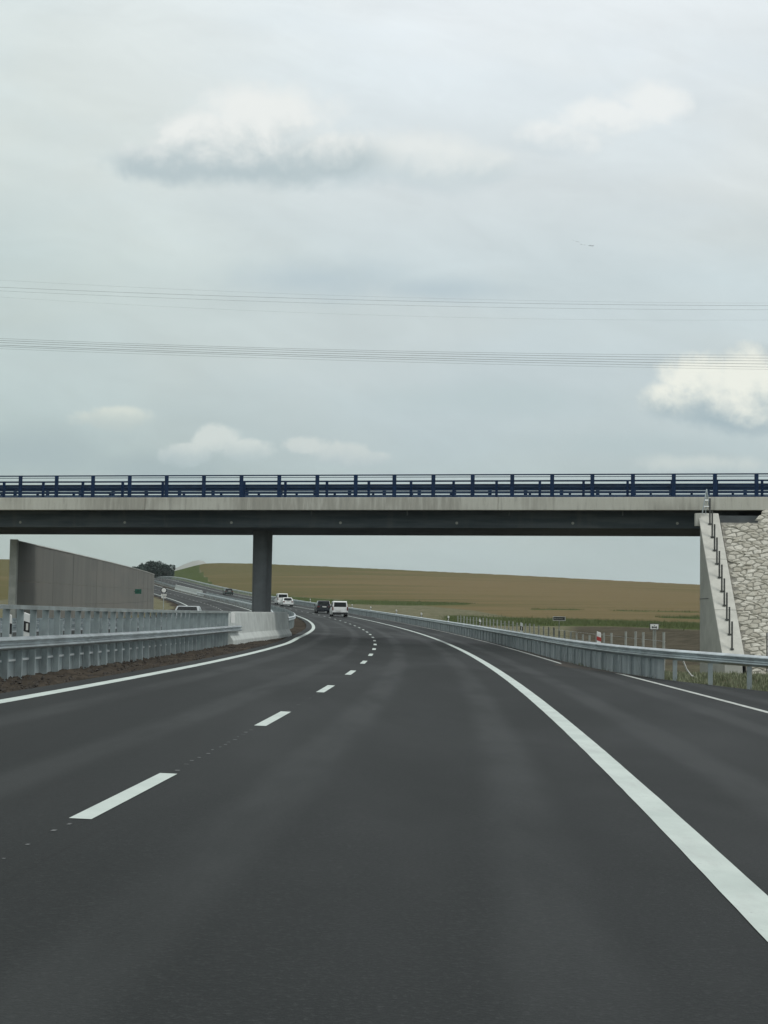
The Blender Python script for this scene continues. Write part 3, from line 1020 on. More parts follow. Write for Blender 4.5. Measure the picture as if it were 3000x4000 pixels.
# pier standing in the median
pk = rp(88.2, -6.12, 0)
mb = MB()
pr = 0.42
poly = []
for i in range(24):
    a = 2 * math.pi * i / 24
    cx, cy = math.cos(a), math.sin(a)
    m_ = max(abs(cx), abs(cy))
    rr = 1.0 / (abs(cx) ** 6 + abs(cy) ** 6) ** (1 / 6)
    poly.append((rr * cx * pr, rr * cy * 0.75))
vs = []
for (z, sx) in ((-0.4, 0.965), (6.1, 1.03)):
    for (a, b) in poly:
        q = np.array([pk[0], pk[1], 0]) + BU * a * sx + BN * b
        vs.append((q[0], q[1], z + (0 if z > 0 else pk[2])))
n = len(poly)
mb.add(vs, [tuple(range(n)), tuple(range(n, 2 * n))[::-1]] + [(i, (i + 1) % n, n + (i + 1) % n, n + i) for i in range(n)])
mb.build('pier', M['pier'], bridge)


def railing(n0, kind, label=None):
    mb = MB()
    for (za, zb, d) in ((1.125, 1.185, .05), (1.03, 1.06, .03), (0.82, 0.87, .03), (0.60, 0.645, .025), (0.49, 0.525, .02), (0.395, 0.44, .025), (0.285, 0.325, .02), (0.20, 0.245, .025), (0.11, 0.145, .02), (0.015, 0.06, .05)):
        bbox(mb, -34, 42.3, n0 - d / 2, n0 + d / 2, ZF1 + za, ZF1 + zb)
    rl = mb.build('parapet_railing', M['navy'], bridge)
    for i in range(-17, 22):
        k = i * 2.0
        mb = MB()
        bbox(mb, k - .10, k + .10, n0 - .075, n0 - .035, ZF1, ZF1 + 1.16)
        bbox(mb, k - .03, k + .03, n0 - .034, n0 + .03, ZF1, ZF1 + 1.12)
        mb.build('post', M['navy'], rl)
    return rl


railing(0.22, 0)
railing(9.40, 1)


def bridge_rail(n0, side, off):
    mb = MB()
    pr = wprof(side, 0.44, 0.79, 0.08)
    vs = [bp(k, n0 + a, ZF1 - 0.02 + z) for k in (-34, 42.3) for (a, z) in pr]
    m_ = len(pr)
    mb.add(vs, [tuple(range(m_)), tuple(range(m_, 2 * m_))[::-1]] + [(i, (i + 1) % m_, m_ + (i + 1) % m_, m_ + i) for i in range(m_)])
    bbox(mb, -34, 42.3, n0 - .04, n0 + .04, ZF1 + 0.88, ZF1 + 0.96)
    rl = mb.build('bridge_guardrail', M['navy_grey'], bridge)
    k = -34 + off
    while k < 42:
        m2 = MB()
        bbox(m2, k - .065, k + .065, n0 - side * .10 - .05, n0 - side * .10 + .05, ZF1 - .1, ZF1 + 0.90)
        m2.build('post', M['navy'], rl)
        k += 2.2
    return rl


bridge_rail(1.15, 1, 1.93)
bridge_rail(8.45, -1, 0.9)

# abutment and wing wall on the right
WX = 15.47
WY0, WY1 = 79.3, 73.6
WZT, WZB = 6.78, 0.0
mb = MB()
for (k0, k1) in ((37.3, 39.0),):
    vs = [(WX + 1.05, WY0 + 0.4, -2.2), (WX + 5, WY0 - 0.2, -2.2), (WX + 5.5, WY0 + 9, -2.2), (WX + 3.0, WY0 + 9.6, -2.2),
          (WX + 1.05, WY0 + 0.4, 6.75), (WX + 5, WY0 - 0.2, 6.75), (WX + 5.5, WY0 + 9, 6.75), (WX + 3.0, WY0 + 9.6, 6.75)]
    mb.add(vs, [(0, 3, 2, 1), (4, 5, 6, 7), (0, 1, 5, 4), (1, 2, 6, 5), (2, 3, 7, 6), (3, 0, 4, 7)])
mb.build('abutment', M['pier'], bridge)
mb = MB()       # far-left abutment, outside the frame
bbox(mb, -9.5, -6.0, 1.4, 9.0, -1.5, 6.0)
mb.build('abutment', M['pier'], bridge)
ztop = lambda y: WZT + (y - WY0) / (WY1 - WY0) * (WZB - WZT)
mb = MB()
th_ = 0.16
pol = [(WY0, -2.2), (WY0, ztop(WY0) - th_), (WY1, ztop(WY1) - th_), (WY1 - 0.35, -2.2)]
mb.prism(pol, (WX + 0.03, 0, 0), (0, 1, 0), (1, 0, 0), (0, 0, 1), 0.80)
wing = mb.build('wing_wall', M['wing'], bridge)
mb = MB()       # joint strip across the wing wall
mb.box((WX + 0.028, (WY0 + 77.2) / 2 + 0.1, 2.62), (0.02, 2.2, 0.035))
mb.build('joint', M['stair_post'], wing)
mb = MB()
segs = [(WY0 + 0.05, 77.4), (77.38, 75.35), (75.33, WY1 - 0.1)]
for (a, b) in segs:
    pol = [(a, ztop(a) - th_), (a, ztop(a)), (b, ztop(b)), (b, ztop(b) - th_)]
    mb.prism(pol, (WX - 0.06, 0, 0), (0, 1, 0), (1, 0, 0), (0, 0, 1), 1.0)
mb.build('cap_slab', M['slab'], wing, 0.02)
mb = MB()
mb.box((WX - 0.10, WY0 - 0.02, 6.50), (0.24, 0.30, 0.62))
mb.build('bearing_block', M['slab'], wing)
for i in range(10):
    y = 78.85 - i * 0.56
    mb = MB()
    z = ztop(y)
    x = WX + 0.42
    mb.tube([(x, y, z - .02), (x, y, z + 1.28)], 0.042, 8)
    mb.box((x, y, z + 0.03), (0.15, 0.12, 0.06))
    mb.build('stair_post', M['stair_post'], wing)
mb = MB()
apex = (WX + 0.33, WY0 - 0.1, WZT + 1.22)
for q in ((WX + 0.10, WY0 - 0.16, WZT + .0), (WX + 0.5, WY0 - 0.12, WZT + .0)):
    mb.tube([q, apex], 0.03, 7)
for f in (0.3, 0.55):
    mb.tube([(WX + 0.10 + .23 * f, WY0 - 0.15, WZT + 1.22 * f), (WX + 0.5 - .17 * f, WY0 - 0.12, WZT + 1.22 * f)], 0.02, 6)
mb.tube([(WX + 0.28, WY0 - 0.1, WZT), (WX + 0.33, WY0 - 0.09, WZT + 1.2)], 0.02, 6)
mb.build('handrail_frame', M['galv'], wing)

# stone pitched slope
so = np.array([WX + 0.98, WY1 - 0.2, -0.62])
slope_up = np.array([0.0, 5.9, 7.35])
L = float(np.linalg.norm(slope_up))
su = slope_up / L
sa = np.array([math.cos(BTH), math.sin(BTH), 0.0])
sn = np.cross(sa, su)
sn /= np.linalg.norm(sn)
if sn[2] < 0:
    sn = -sn
stone_root = thing('stone_slope', 'pale rubble stone pitching on the slope right of the bridge wing wall', 'stone slope')
mb = MB()


def top_of(a):          # how far up the slope the stones reach
    return 8.98 if a < 1.75 else min(8.98 + (a - 1.75) * 3.2, 9.80)


vs = []
pol = [(0, -1), (9, -1), (9, 9.72), (2.1, 9.72), (1.75, 8.94), (0, 8.94)]
fr = [so + sa * a + su * b for a, b in pol]
bk = [q - sn * 0.5 for q in fr]
mb.add(fr + bk, [tuple(range(6)), tuple(range(6, 12))[::-1]] + [(i, (i + 1) % 6, 6 + (i + 1) % 6, 6 + i) for i in range(6)])
mb.build('mortar_bed', M['mortar'], stone_root)
mb = MB()
RH, RW = 0.158, 0.43
rows, cols = 70, 22
cor = {}


def corner(i, j, k):
    """shared hexagon corners: row line i, half column j"""
    key = (i, j)
    if key not in cor:
        up = 0.16 if (j + i) % 2 == 0 else -0.16
        cor[key] = (j * RW / 2 + random.uniform(-.11, .11), (i + up) * RH + random.uniform(-.062, .062) + 0.10 * math.sin(j * .7 + i * 1.3))
    return cor[key]


for i in range(-3, rows):
    for j in range(-1, cols):
        j0 = 2 * j + (i % 2)
        cs_ = [corner(i, j0, 0), corner(i, j0 + 1, 0), corner(i, j0 + 2, 0), corner(i + 1, j0 + 2, 0), corner(i + 1, j0 + 1, 0), corner(i + 1, j0, 0)]
        if random.random() < 0.16:
            cs_ = [(a + (0.5 - random.random()) * .05, b) for a, b in cs_]
        ca = sum(c[0] for c in cs_) / 6
        cb = sum(c[1] for c in cs_) / 6
        if ca < 0.10 or cb > top_of(ca) - 0.14 or ca > 8.8 or cb < -0.8:
            continue
        inset = random.uniform(0.94, 0.99)
        hgt = random.uniform(0.02, 0.07)
        ring0 = [so + sa * (ca + (a - ca) * inset) + su * (cb + (b - cb) * inset) - sn * 0.02 for a, b in cs_]
        r1 = random.uniform(.70, .84)
        ring1 = [so + sa * (ca + (a - ca) * inset * r1) + su * (cb + (b - cb) * inset * r1) + sn * (hgt * random.uniform(.55, 1.0)) for a, b in cs_]
        ctr = so + sa * (ca + random.uniform(-.05, .05)) + su * (cb + random.uniform(-.04, .04)) + sn * hgt * 1.1
        mb.add(ring0 + ring1 + [ctr], [(q, (q + 1) % 6, 6 + (q + 1) % 6, 6 + q) for q in range(6)] + [(6 + q, 6 + (q + 1) % 6, 12) for q in range(6)])
mb.build('rubble_stones', M['stone'], stone_root)

# ------------------------------------------------------------------ noise barrier on the far left
nw = thing('noise_barrier', 'long grey ribbed noise barrier wall beyond the oncoming carriageway', 'noise barrier')
NT_ = -20.0
hw = lambda s: 4.55 + (s - 89) * (-0.55 / 103)
s_l = list(np.arange(90.4, 192.1, 4.0))
mb = MB()
for i in range(len(s_l) - 1):
    a, b = s_l[i] + 0.012, s_l[i + 1] - 0.012
    off = random.uniform(-.008, .008)
    zs = [-0.3, 1.05, 2.35, None]
    for q in range(3):
        pts = []
        for s in (a, b):
            for t in (NT_ + .07 + off, NT_ - .07):
                lo = zs[q] + (0.012 if q else 0)
                hi = hw(s) if zs[q + 1] is None else zs[q + 1]
                pts.append((s, t, lo, hi))
        vs = [rp(s, t, lo) for s, t, lo, hi in pts] + [rp(s, t, hi) for s, t, lo, hi in pts]
        mb.add(vs, [(0, 1, 3, 2), (4, 6, 7, 5), (0, 2, 6, 4), (1, 5, 7, 3), (0, 4, 5, 1), (2, 3, 7, 6)])
mb.build('wall_panels', M['noisewall'], nw)
for i, s in enumerate(s_l[1:]):
    p = rp(s, NT_ - .01, 0)
    h = hw(s) + 0.02
    mb = MB()
    mb.box((p[0] - .12, p[1], p[2] + h / 2 - .15), (0.16, 0.19, h + .28), -heading(s))
    mb.build('post', M['noisewall'], nw)
mb = MB()
p = rp(90.15, NT_ + 0.02, 0)
mb.box((p[0], p[1], p[2] + 2.14), (0.40, 0.40, 4.98), -heading(90))
mb.build('end_post', M['cap'], nw, 0.02)
mb = MB()
ss = list(np.arange(90.5, 192.3, 4.0))
mb.sweep([(-.10, 0.005), (.10, 0.005), (.10, 0.06), (-.10, 0.06)], ss, lambda s: NT_, hf=hw)
mb.build('cap_rail', M['cap'], nw)

# green escape sign hanging on the wall
s_e = 153.2
p = rp(s_e, NT_ + 0.46, 2.10)
es = thing('escape_sign', 'small green escape route sign sticking out from the noise wall', 'sign', p, 0.15)
mb = MB()
mb.box((0, 0, 0), (0.60, 0.03, 0.44))
mb.box((-.36, .03, 0), (0.16, 0.03, 0.06))
mb.build('sign_plate', M['sign_green'], es)
mb = MB()
for (ya, za) in ((0.0, 0.10), (0.0, 0.0), (-0.35, -0.06), (0.35, -0.06)):
    mb.box((ya * .45, -.02, za), (0.12, 0.012, 0.06))
mb.build('pictogram', M['leaf'], es)
for q in es.children:
    q.scale = (1, 1, 1)

# ------------------------------------------------------------------ delineator posts
def delineator(band, label, s, t, top, length, w=0.13, group='delineator posts along the barriers'):
    p = rp(s, t, top - length)
    root = thing('delineator_post', label, 'delineator', p, -heading(s), group)
    h = length
    d = w * 0.45
    mb = MB()
    pol = [(-w / 2, 0), (w / 2, 0), (w / 2, h - .05), (-w / 2, h)]
    mb.prism(pol, (0, -d / 2, 0), (1, 0, 0), (0, 1, 0), (0, 0, 1), d)
    mb.build('post_body', M['white'], root, 0.008)
    mb = MB()
    e = 0.004
    if band == 'red':
        pol = [(-w / 2 - e, h - .30), (w / 2 + e, h - .345), (w / 2 + e, h - .21), (-w / 2 - e, h - .165)]
    else:
        pol = [(-w / 2 - e, h - .39), (w / 2 + e, h - .43), (w / 2 + e, h - .22), (-w / 2 - e, h - .175)]
    mb.prism(pol, (0, -d / 2 - e, 0), (1, 0, 0), (0, 1, 0), (0, 0, 1), d + 2 * e)
    bo = mb.build('band', M['red'] if band == 'red' else M['black'], root)
    mb = MB()
    if band == 'red':
        mb.box((0, -d / 2 - 0.007, h - .10), (0.055, 0.006, 0.06))
    else:
        mb.box((0, -d / 2 - 0.009, h - .30), (0.045, 0.006, 0.14))
    mb.build('reflector', M['plate'] if band != 'red' else M['white'], bo if band != 'red' else root)
    return root


for (band, s, top, lab) in (
        ('red', 54.2, 1.16, 'white delineator with a red band, nearest one behind the right guardrail'),
        ('black', 84.3, 1.24, 'delineator with a large dark lower half among the fence posts'),
        ('black', 109.8, 1.20, 'black banded delineator at the start of the fence post row'),
        ('black', 134.3, 1.21, 'black banded delineator behind the guardrail, first beyond the fence posts'),
        ('black', 158.6, 1.21, 'black banded delineator behind the guardrail, second beyond the fence posts'),
        ('black', 183.7, 1.23, 'black banded delineator behind the guardrail, third beyond the fence posts'),
        ('black', 211.2, 1.25, 'tiny delineator to the right of the white van, farther of two'),
        ('black', 232.3, 1.25, 'tiny delineator just right of the white van roof'),
        ('black', 282.3, 1.30, 'tiny delineator on the green bank left of the dark car')):
    delineator(band, lab, s, 7.62, top, 1.15, 0.135)
for (s, t, top, lab) in ((32.2, -6.55, 1.12, 'white delineator hidden behind the leftmost barrier posts'),
                         (33.8, -6.55, 1.13, 'large black and white delineator showing between left barrier posts'),
                         (61.5, -6.55, 1.09, 'slim delineator behind the far end of the tall left barrier'),
                         (64.5, -6.55, 1.07, 'black and white delineator last before the concrete barrier'),
                         (97.0, -5.05, 1.12, 'delineator standing at the right end of the concrete barrier')):
    delineator('black', lab, s, t, top, 1.0, 0.15)
p = rp(67.9, -5.93, 0.80)
hp = thing('marker_plate', 'blank white marker plate at the left end of the concrete barrier', 'marker plate', p, -heading(68) + 0.35)
mb = MB()
mb.box((0, 0, 0.2), (0.17, 0.02, 0.42))
mb.build('plate', M['white'], hp, 0.006)
mb = MB()
mb.box((0, 0.05, 0.2), (0.04, 0.08, 0.05))
mb.build('bracket', M['galv'], hp)

# ------------------------------------------------------------------ wire fence behind the right guardrail
fence = thing('wire_fence', 'row of pale thin fence posts on the verge behind the right guardrail', 'fence')
fs_ = [55.6, 60.2, 62.2, 64.8, 68.7]
q = 71.2
while q < 150:
    fs_.append(q)
    q += 2.35
for i, s in enumerate(fs_):
    p = rp(s, 10.0, 0)
    zb = zat(p[0], p[1]) - 0.2
    zt = p[2] + np.interp(s, [55, 62, 69, 93, 98, 130], [1.26, 1.17, 1.0, 1.02, 1.08, 1.15]) + random.uniform(-.04, .04)
    if 72 < s < 89:
        zt -= 0.14
    mb = MB()
    mb.tube([(p[0], p[1], zb), (p[0] + random.uniform(-.02, .02), p[1], zt)], 0.048, 7)
    mb.build('post', M['post_grey'], fence)
mb = MB()
for hgt in (0.25, 0.6, 0.95):
    pts = []
    for s in fs_:
        p = rp(s, 10.06, 0)
        pts.append((p[0], p[1], p[2] + hgt - 0.05))
    mb.tube(pts, 0.004, 4)
mb.build('wires', M['galv'], fence)

# ------------------------------------------------------------------ signs
def face_cam(p):
    return math.atan2(-p[0], p[1])


p = rp(97.0, 11.2, 0)
sg = thing('name_sign', 'long narrow dark sign with pale frame on a post in the verge', 'sign', (p[0], p[1], p[2]), face_cam(p))
zs = 1.50
mb = MB()
mb.box((0, 0, zs), (0.70, 0.03, 0.20))
pl = mb.build('sign_plate', M['sign_dark'], sg)
mb = MB()
for (cx, cz, w, h) in ((0, .113, .74, .03), (0, -.113, .74, .03), (-.36, 0, .03, .20), (.36, 0, .03, .20)):
    mb.box((cx, -.004, zs + cz), (w, .04, h))
mb.build('frame', M['white'], pl)
mb = MB()
x = -0.29
for wdt in (.05, .045, .03, .05, .018, .05, .045, .05, .04):
    mb.box((x + wdt / 2, -.018, zs + random.uniform(-.012, .005)), (wdt, .006, .075))
    x += wdt + .016
mb.box((0.29, -.018, zs), (.022, .006, .12))
mb.build('lettering', M['post_grey'], pl)
mb = MB()
mb.tube([(0, .045, -1.0), (0, .045, zs + .05)], .032, 8)
mb.build('post', M['post_grey'], sg)

p = rp(69.9, 12.0, 0)
sg = thing('hydrant_sign', 'small white sign with black bow shaped symbol and dark border', 'sign', (p[0], p[1], p[2]), face_cam(p))
zs = 1.36
mb = MB()
mb.box((0, 0, zs), (0.40, 0.025, 0.275))
pl = mb.build('border_plate', M['black'], sg, 0.01)
mb = MB()
mb.box((0, -.012, zs), (0.345, 0.016, 0.22))
mb.build('white_field', M['white'], pl, 0.006)
mb = MB()
bow = [(-.105, -.075), (-.04, -.04), (.04, -.04), (.105, -.075), (.105, .022), (.04, -.002), (-.04, -.002), (-.105, .022)]
mb.prism(bow, (0, -.030, zs), (1, 0, 0), (0, 1, 0), (0, 0, 1), .008)
mb.tube([(0, -.030, zs + .045), (0, -.022, zs + .045)], .02, 10)
mb.build('symbol', M['black'], pl)
mb = MB()
mb.tube([(-.03, .05, -1.6), (-.03, .05, zs + .1)], .04, 8)
mb.tube([(.05, .05, -1.6), (.05, .05, zs + .1)], .03, 8)
mb.build('post', M['post_grey'], sg)

p = rp(199.3, -19.0, 0)
sg = thing('round_sign', 'round white sign with dark ring and two small plates below, past the noise wall', 'traffic sign', p, face_cam(p))
zs = 2.22
mb = MB()
mb.tube([(0, 0, zs), (0, .03, zs)], 0.36, 28)
pl = mb.build('disc', M['black'], sg)
mb = MB()
mb.tube([(0, -.012, zs), (0, .0, zs)], 0.27, 28)
mb.build('white_face', M['white'], pl)
mb = MB()
mb.box((0, 0, zs - 0.56), (0.66, .03, .22))
mb.box((0, -.018, zs - 0.56), (0.5, .006, .05), 0, 1)
mb.build('sub_plate', [M['plate'], M['post_grey']], sg)
mb = MB()
mb.box((-.15, 0, zs - 0.86), (0.24, .03, .22))
mb.box((.17, 0, zs - 0.86), (0.24, .03, .22))
mb.build('sub_plate', M['plate'], sg)
mb = MB()
mb.tube([(0, .05, -.6), (0, .05, zs + .3)], .035, 8)
mb.build('post', M['galv'], sg)

# marker at the foot of the stone slope, right edge
p = (15.9 * 72.5 / 68.0, 71.6, 0.35)
mk = thing('marker_post', 'thin dark marker post with white cap at the foot of the stone slope', 'marker post', (p[0], p[1], p[2]))
mb = MB()
mb.tube([(0, 0, -1.0), (0, 0, 0.70)], .03, 8)
mb.build('stem', M['stair_post'], mk)
mb = MB()
mb.box((0.09, 0, 0.62), (0.16, .03, .13))
mb.build('cap', M['white'], mk)
# pale curved hose behind the guardrail
mb = MB()
pts = [(7.9, 43.6, 0.50), (8.08, 43.7, 0.36), (8.22, 43.9, 0.10), (8.36, 44.0, -0.06), (8.52, 44.1, -0.13), (8.7, 44.2, -.15)]
mb.tube(pts, 0.024, 7)
tag(mb.build('hose', M['white'], None, smooth=True), 'pale curved hose hanging behind the right guardrail posts', 'hose')

# ------------------------------------------------------------------ cars
def make_car(label, paint, L, Wd, H, kind, loc, rz, bumper='black', cat='car', wr=0.32, rear_dark=False):
    root = thing({'van': 'small_van', 'suv': 'parked_car', 'car': 'car'}[kind].replace('parked_car', 'car'), label, cat, loc, rz)
    w = Wd / 2
    belt = H * (0.58 if kind == 'van' else 0.60)
    zb = 0.24
    if kind == 'van':
        prof = [(-L / 2, .42), (-L / 2 + .04, belt), (L / 2 - 1.15, belt), (L / 2 - .25, belt - .22), (L / 2 - .02, .62), (L / 2, .36), (L / 2 - .1, zb), (-L / 2 + .08, zb)]
        cab = [(-L / 2 + .07, belt - .01), (-L / 2 + .20, H - .10), (-L / 2 + .34, H), (L / 2 - 2.0, H - .01), (L / 2 - 1.10, belt - .01)]
    elif kind == 'suv':
        prof = [(-L / 2, .45), (-L / 2 + .03, belt), (L / 2 - 1.35, belt), (L / 2 - .3, belt - .14), (L / 2, .65), (L / 2, .38), (L / 2 - .1, zb), (-L / 2 + .08, zb)]
        cab = [(-L / 2 + .06, belt - .01), (-L / 2 + .42, H - .06), (-L / 2 + .65, H), (L / 2 - 2.2, H - .02), (L / 2 - 1.3, belt - .01)]
    else:
        prof = [(-L / 2, .42), (-L / 2 + .05, belt), (L / 2 - 1.3, belt), (L / 2 - .25, belt - .16), (L / 2, .55), (L / 2, .34), (L / 2 - .1, zb), (-L / 2 + .08, zb)]
        cab = [(-L / 2 + .15, belt - .01), (-L / 2 + .68, H - .05), (-L / 2 + .95, H), (L / 2 - 2.1, H - .02), (L / 2 - 1.25, belt - .01)]
    mb = MB()
    mb.prism(prof, (-w, 0, 0), (0, 1, 0), (1, 0, 0), (0, 0, 1), Wd)
    body = mb.build('body', paint, root, 0.06, False, 3)
    # cabin: tapers inwards to the roof
    mb = MB()
    n = len(cab)
    inn = lambda z: w - .03 - (z - belt) / (H - belt) * (0.10 if kind == 'van' else 0.17)
    vs = [(-inn(z), y, z) for y, z in cab] + [(inn(z), y, z) for y, z in cab]
    mb.add(vs, [tuple(range(n)), tuple(range(n, 2 * n))[::-1]] + [(i, i + n, (i + 1) % n + n, (i + 1) % n) for i in range(n)])
    mb.build('roof', paint, root, 0.045, False, 3)
    # rear window, on the sloping tailgate
    (y0, z0), (y1, z1) = cab[0], cab[1]
    d = np.array([0, y1 - y0, z1 - z0]); ln = np.linalg.norm(d); d /= ln
    nrm = np.array([0, -d[2], d[1]])

    def panel(mb, f0, f1, hx0, hx1, out, thick, base=(y0, z0), dd=d, nn=nrm, length=ln, mi=0):
        a = np.array([0, base[0], base[1]]) + dd * length * f0 + nn * out
        b = np.array([0, base[0], base[1]]) + dd * length * f1 + nn * out
        f = [a + [-hx0, 0, 0], a + [hx0, 0, 0], b + [hx1, 0, 0], b + [-hx1, 0, 0]]
        k = [q - nn * thick for q in f]
        mb.add(f + k, [(0, 1, 2, 3), (7, 6, 5, 4), (0, 4, 5, 1), (1, 5, 6, 2), (2, 6, 7, 3), (3, 7, 4, 0)], mi)
    mb = MB()
    panel(mb, .12, .92, inn(z0) - .16, inn(z1) - .12, .006, .03)
    mb.build('rear_window', M['glass'], root, 0.01)
    # windscreen
    (ya, za), (yb, zb2) = cab[-1], cab[-2]
    d2 = np.array([0, yb - ya, zb2 - za]); l2 = np.linalg.norm(d2); d2 /= l2
    n2 = np.array([0, d2[2], -d2[1]])
    mb = MB()
    panel(mb, .08, .92, inn(za) - .12, inn(zb2) - .10, .006, .03, (ya, za), d2, n2, l2)
    mb.build('windscreen', M['glass'], root, 0.01)
    # side windows
    for sd in (-1, 1):
        mb = MB()
        ys = (cab[0][0] + .35 + (.25 if kind == 'car' else 0), cab[-1][0] - .30)
        zt = H - .16
        zl = belt + .06
        yt = (cab[1][0] + .25, cab[-2][0] - .02)
        q = [(ys[0], zl), (ys[1], zl), (yt[1], zt), (yt[0], zt)]
        f = [(sd * (inn(z) + .006), y, z) for y, z in q]
        k = [(sd * (inn(z) - .02), y, z) for y, z in q]
        mb.add(f + k, [(0, 1, 2, 3), (7, 6, 5, 4), (0, 4, 5, 1), (1, 5, 6, 2), (2, 6, 7, 3), (3, 7, 4, 0)])
        mb.build('side_window', M['glass'], root)
        mb = MB()
        mb.box((sd * (w + .07), cab[-1][0] - .35, belt + .10), (.16, .10, .15))
        mb.build('mirror', paint if kind != 'van' else M['black_plastic'], root, 0.02)
        mb = MB()
        if kind == 'van':
            mb.box((sd * (w - .06), -L / 2 - .0, belt - .12), (.13, .08, .46))
        else:
            mb.box((sd * (w - .20), -L / 2 - .0, belt - .13), (.34, .07, .16))
        mb.build('tail_light', M['tail'], root, 0.015)
        mb = MB()
        mb.box((sd * (w - .22), L / 2 - .08, .62), (.34, .16, .14))
        mb.build('headlight', M['lamp'], root, 0.02)
        for yw in (-L / 2 + .78, L / 2 - .85):
            mb = MB()
            mb.tube([(sd * (w - .20), yw, wr), (sd * (w + .012), yw, wr)], wr, 22)
            tw = mb.build('wheel', M['tyre'], root, 0.02)
            mb = MB()
            mb.tube([(sd * (w - .02), yw, wr), (sd * (w + .022), yw, wr)], wr * .62, 18)
            mb.build('rim', M['rim'], tw)
    mb = MB()
    mb.box((0, -L / 2 - .03, .40), (Wd - .06, .16, .24))
    mb.build('rear_bumper', M['black_plastic'] if bumper == 'black' else paint, root, 0.03)
    mb = MB()
    mb.box((0, L / 2 + .0, .38), (Wd - .08, .14, .22))
    mb.build('front_bumper', M['black_plastic'] if bumper == 'black' else paint, root, 0.03)
    mb = MB()
    if kind == 'van':
        mb.box((-.18, -L / 2 - .012, .72), (.52, .03, .12))
    else:
        mb.box((.05, -L / 2 - .012, .86), (.52, .03, .12))
    mb.build('number_plate', M['plate'], root)
    return root


def car_at(s, t):
    p = rp(s, t, 0.0)
    return p, -heading(s)


p, rz = car_at(191.5 + 2.2, 1.83)
make_car('white van with large rear window driving ahead, right behind a dark car', M['white_car'], 4.4, 1.86, 1.84, 'van', p, rz, cat='van')
p, rz = car_at(214 + 2.2, 1.75)
make_car('dark navy tall car driving just ahead of the white van', M['navy_car'], 4.4, 1.86, 1.67, 'suv', p, rz, 'body')
p, rz = car_at(270, 2.0)
make_car('low white car far ahead, right of the bridge pier', M['white_car'], 4.2, 1.78, 1.45, 'car', p, rz, 'body')
p, rz = car_at(286, 3.0)
make_car('boxy white van far ahead, partly behind the low white car', M['white_car'], 4.7, 1.92, 1.92, 'van', p, rz, 'body', cat='van')
p, rz = car_at(359.5, 1.9)
make_car('dull green car far up the road, left of the bridge pier', M['green_car'], 4.4, 1.82, 1.46, 'car', p, rz, 'body')
p, rz = car_at(109, -12.05)
make_car('pale grey oncoming car whose roof shows above the left barrier', M['silver_car'], 4.4, 1.80, 1.28, 'car', p, rz + math.pi, 'body')

# ------------------------------------------------------------------ trees, weeds, grass, clods
def leaf_cloud(mb, c, rad, n, size):
    for _ in range(n):
        d = rng.normal(0, 1, 3)
        d /= np.linalg.norm(d)
        rr = rng.uniform(0.35, 1.0) ** 0.5
        q = np.array(c) + d * np.array(rad) * rr
        a = rng.normal(0, 1, 3); a /= np.linalg.norm(a)
        b = np.cross(a, rng.normal(0, 1, 3)); b /= np.linalg.norm(b)
        s = size * rng.uniform(.6, 1.4)
        mb.add([q - a * s, q + b * s * .6, q + a * s, q - b * s * .6], [(0, 1, 2, 3)])


def tree(label, px, d, top_px, w, leafm, n=1500):
    r = un(px, top_px)
    x, y = r[0] / r[1] * d, d
    ztop_ = CAM_H + r[2] / r[1] * d
    zg = zat(x, y)
    root = thing('broadleaf_tree', label, 'tree', (x, y, zg), 0, 'dark trees on the skyline')
    h = ztop_ - zg
    mb = MB()
    mb.tube([(0, 0, -.3), (.1, 0, h * .35), (.05, .1, h * .7)], .22, 8, 0, .07)
    for k in range(5):
        a = k * 1.3
        mb.tube([(.05, 0, h * (.3 + .07 * k)), (math.cos(a) * w * .3, math.sin(a) * w * .3, h * (.5 + .07 * k))], .07, 6, 0, .02)
    mb.build('trunk', M['bark'], root)
    mb = MB()
    for k in range(9):
        a = rng.uniform(0, 6.28)
        rr = rng.uniform(.0, .5) * w
        leaf_cloud(mb, (math.cos(a) * rr, math.sin(a) * rr, h * rng.uniform(.28, .74)), (w * .34, w * .34, h * .24), n // 7, .30)
    leaf_cloud(mb, (0, 0, h * .55), (w * .48, w * .48, h * .45), n // 2, .30)
    mb.build('crown', leafm, root)


for (px, d, tp, w) in ((540, 552, 2212, 4.4), (562, 562, 2199, 5.0), (592, 556, 2189, 5.6), (620, 566, 2190, 5.2), (644, 560, 2201, 4.8), (660, 568, 2218, 4.0), (578, 570, 2204, 5.5), (630, 574, 2206, 5.0)):
    tree('dark round tree in the clump on the skyline above the noise wall', px, d, tp, w, M['leaf'])


def tufts(name, pts, hgt, m, label, cat, spread=0.10, blades=6):
    mb = MB()
    for (x, y, z, sc) in pts:
        for _ in range(blades):
            a = rng.uniform(0, 6.28)
            ox, oy = rng.normal(0, spread, 2)
            h = hgt * sc * rng.uniform(.5, 1.3)
            lx, ly = rng.normal(0, .35 * h, 2)
            w = .006 + .022 * sc * rng.uniform(.3, 1)
            mb.add([(x + ox - w * math.cos(a), y + oy - w * math.sin(a), z - .03), (x + ox + w * math.cos(a), y + oy + w * math.sin(a), z - .03), (x + ox + lx, y + oy + ly, z + h)], [(0, 1, 2)])
    o = mb.build(name, m)
    return tag(o, label, cat, kind='stuff')


def scatter(n, s0, s1, ta, tb, mask=None):
    s = rng.uniform(s0, s1, n)
    t = np.array([rng.uniform(ta(q) if callable(ta) else ta, tb(q) if callable(tb) else tb) for q in s])
    P_ = np.array([rp(a, b) for a, b in zip(s, t)])
    z = terrain_z(P_[:, 0], P_[:, 1])[0]
    out = []
    for i in range(n):
        out.append((P_[i, 0], P_[i, 1], z[i], rng.uniform(.5, 1.3)))
    return out


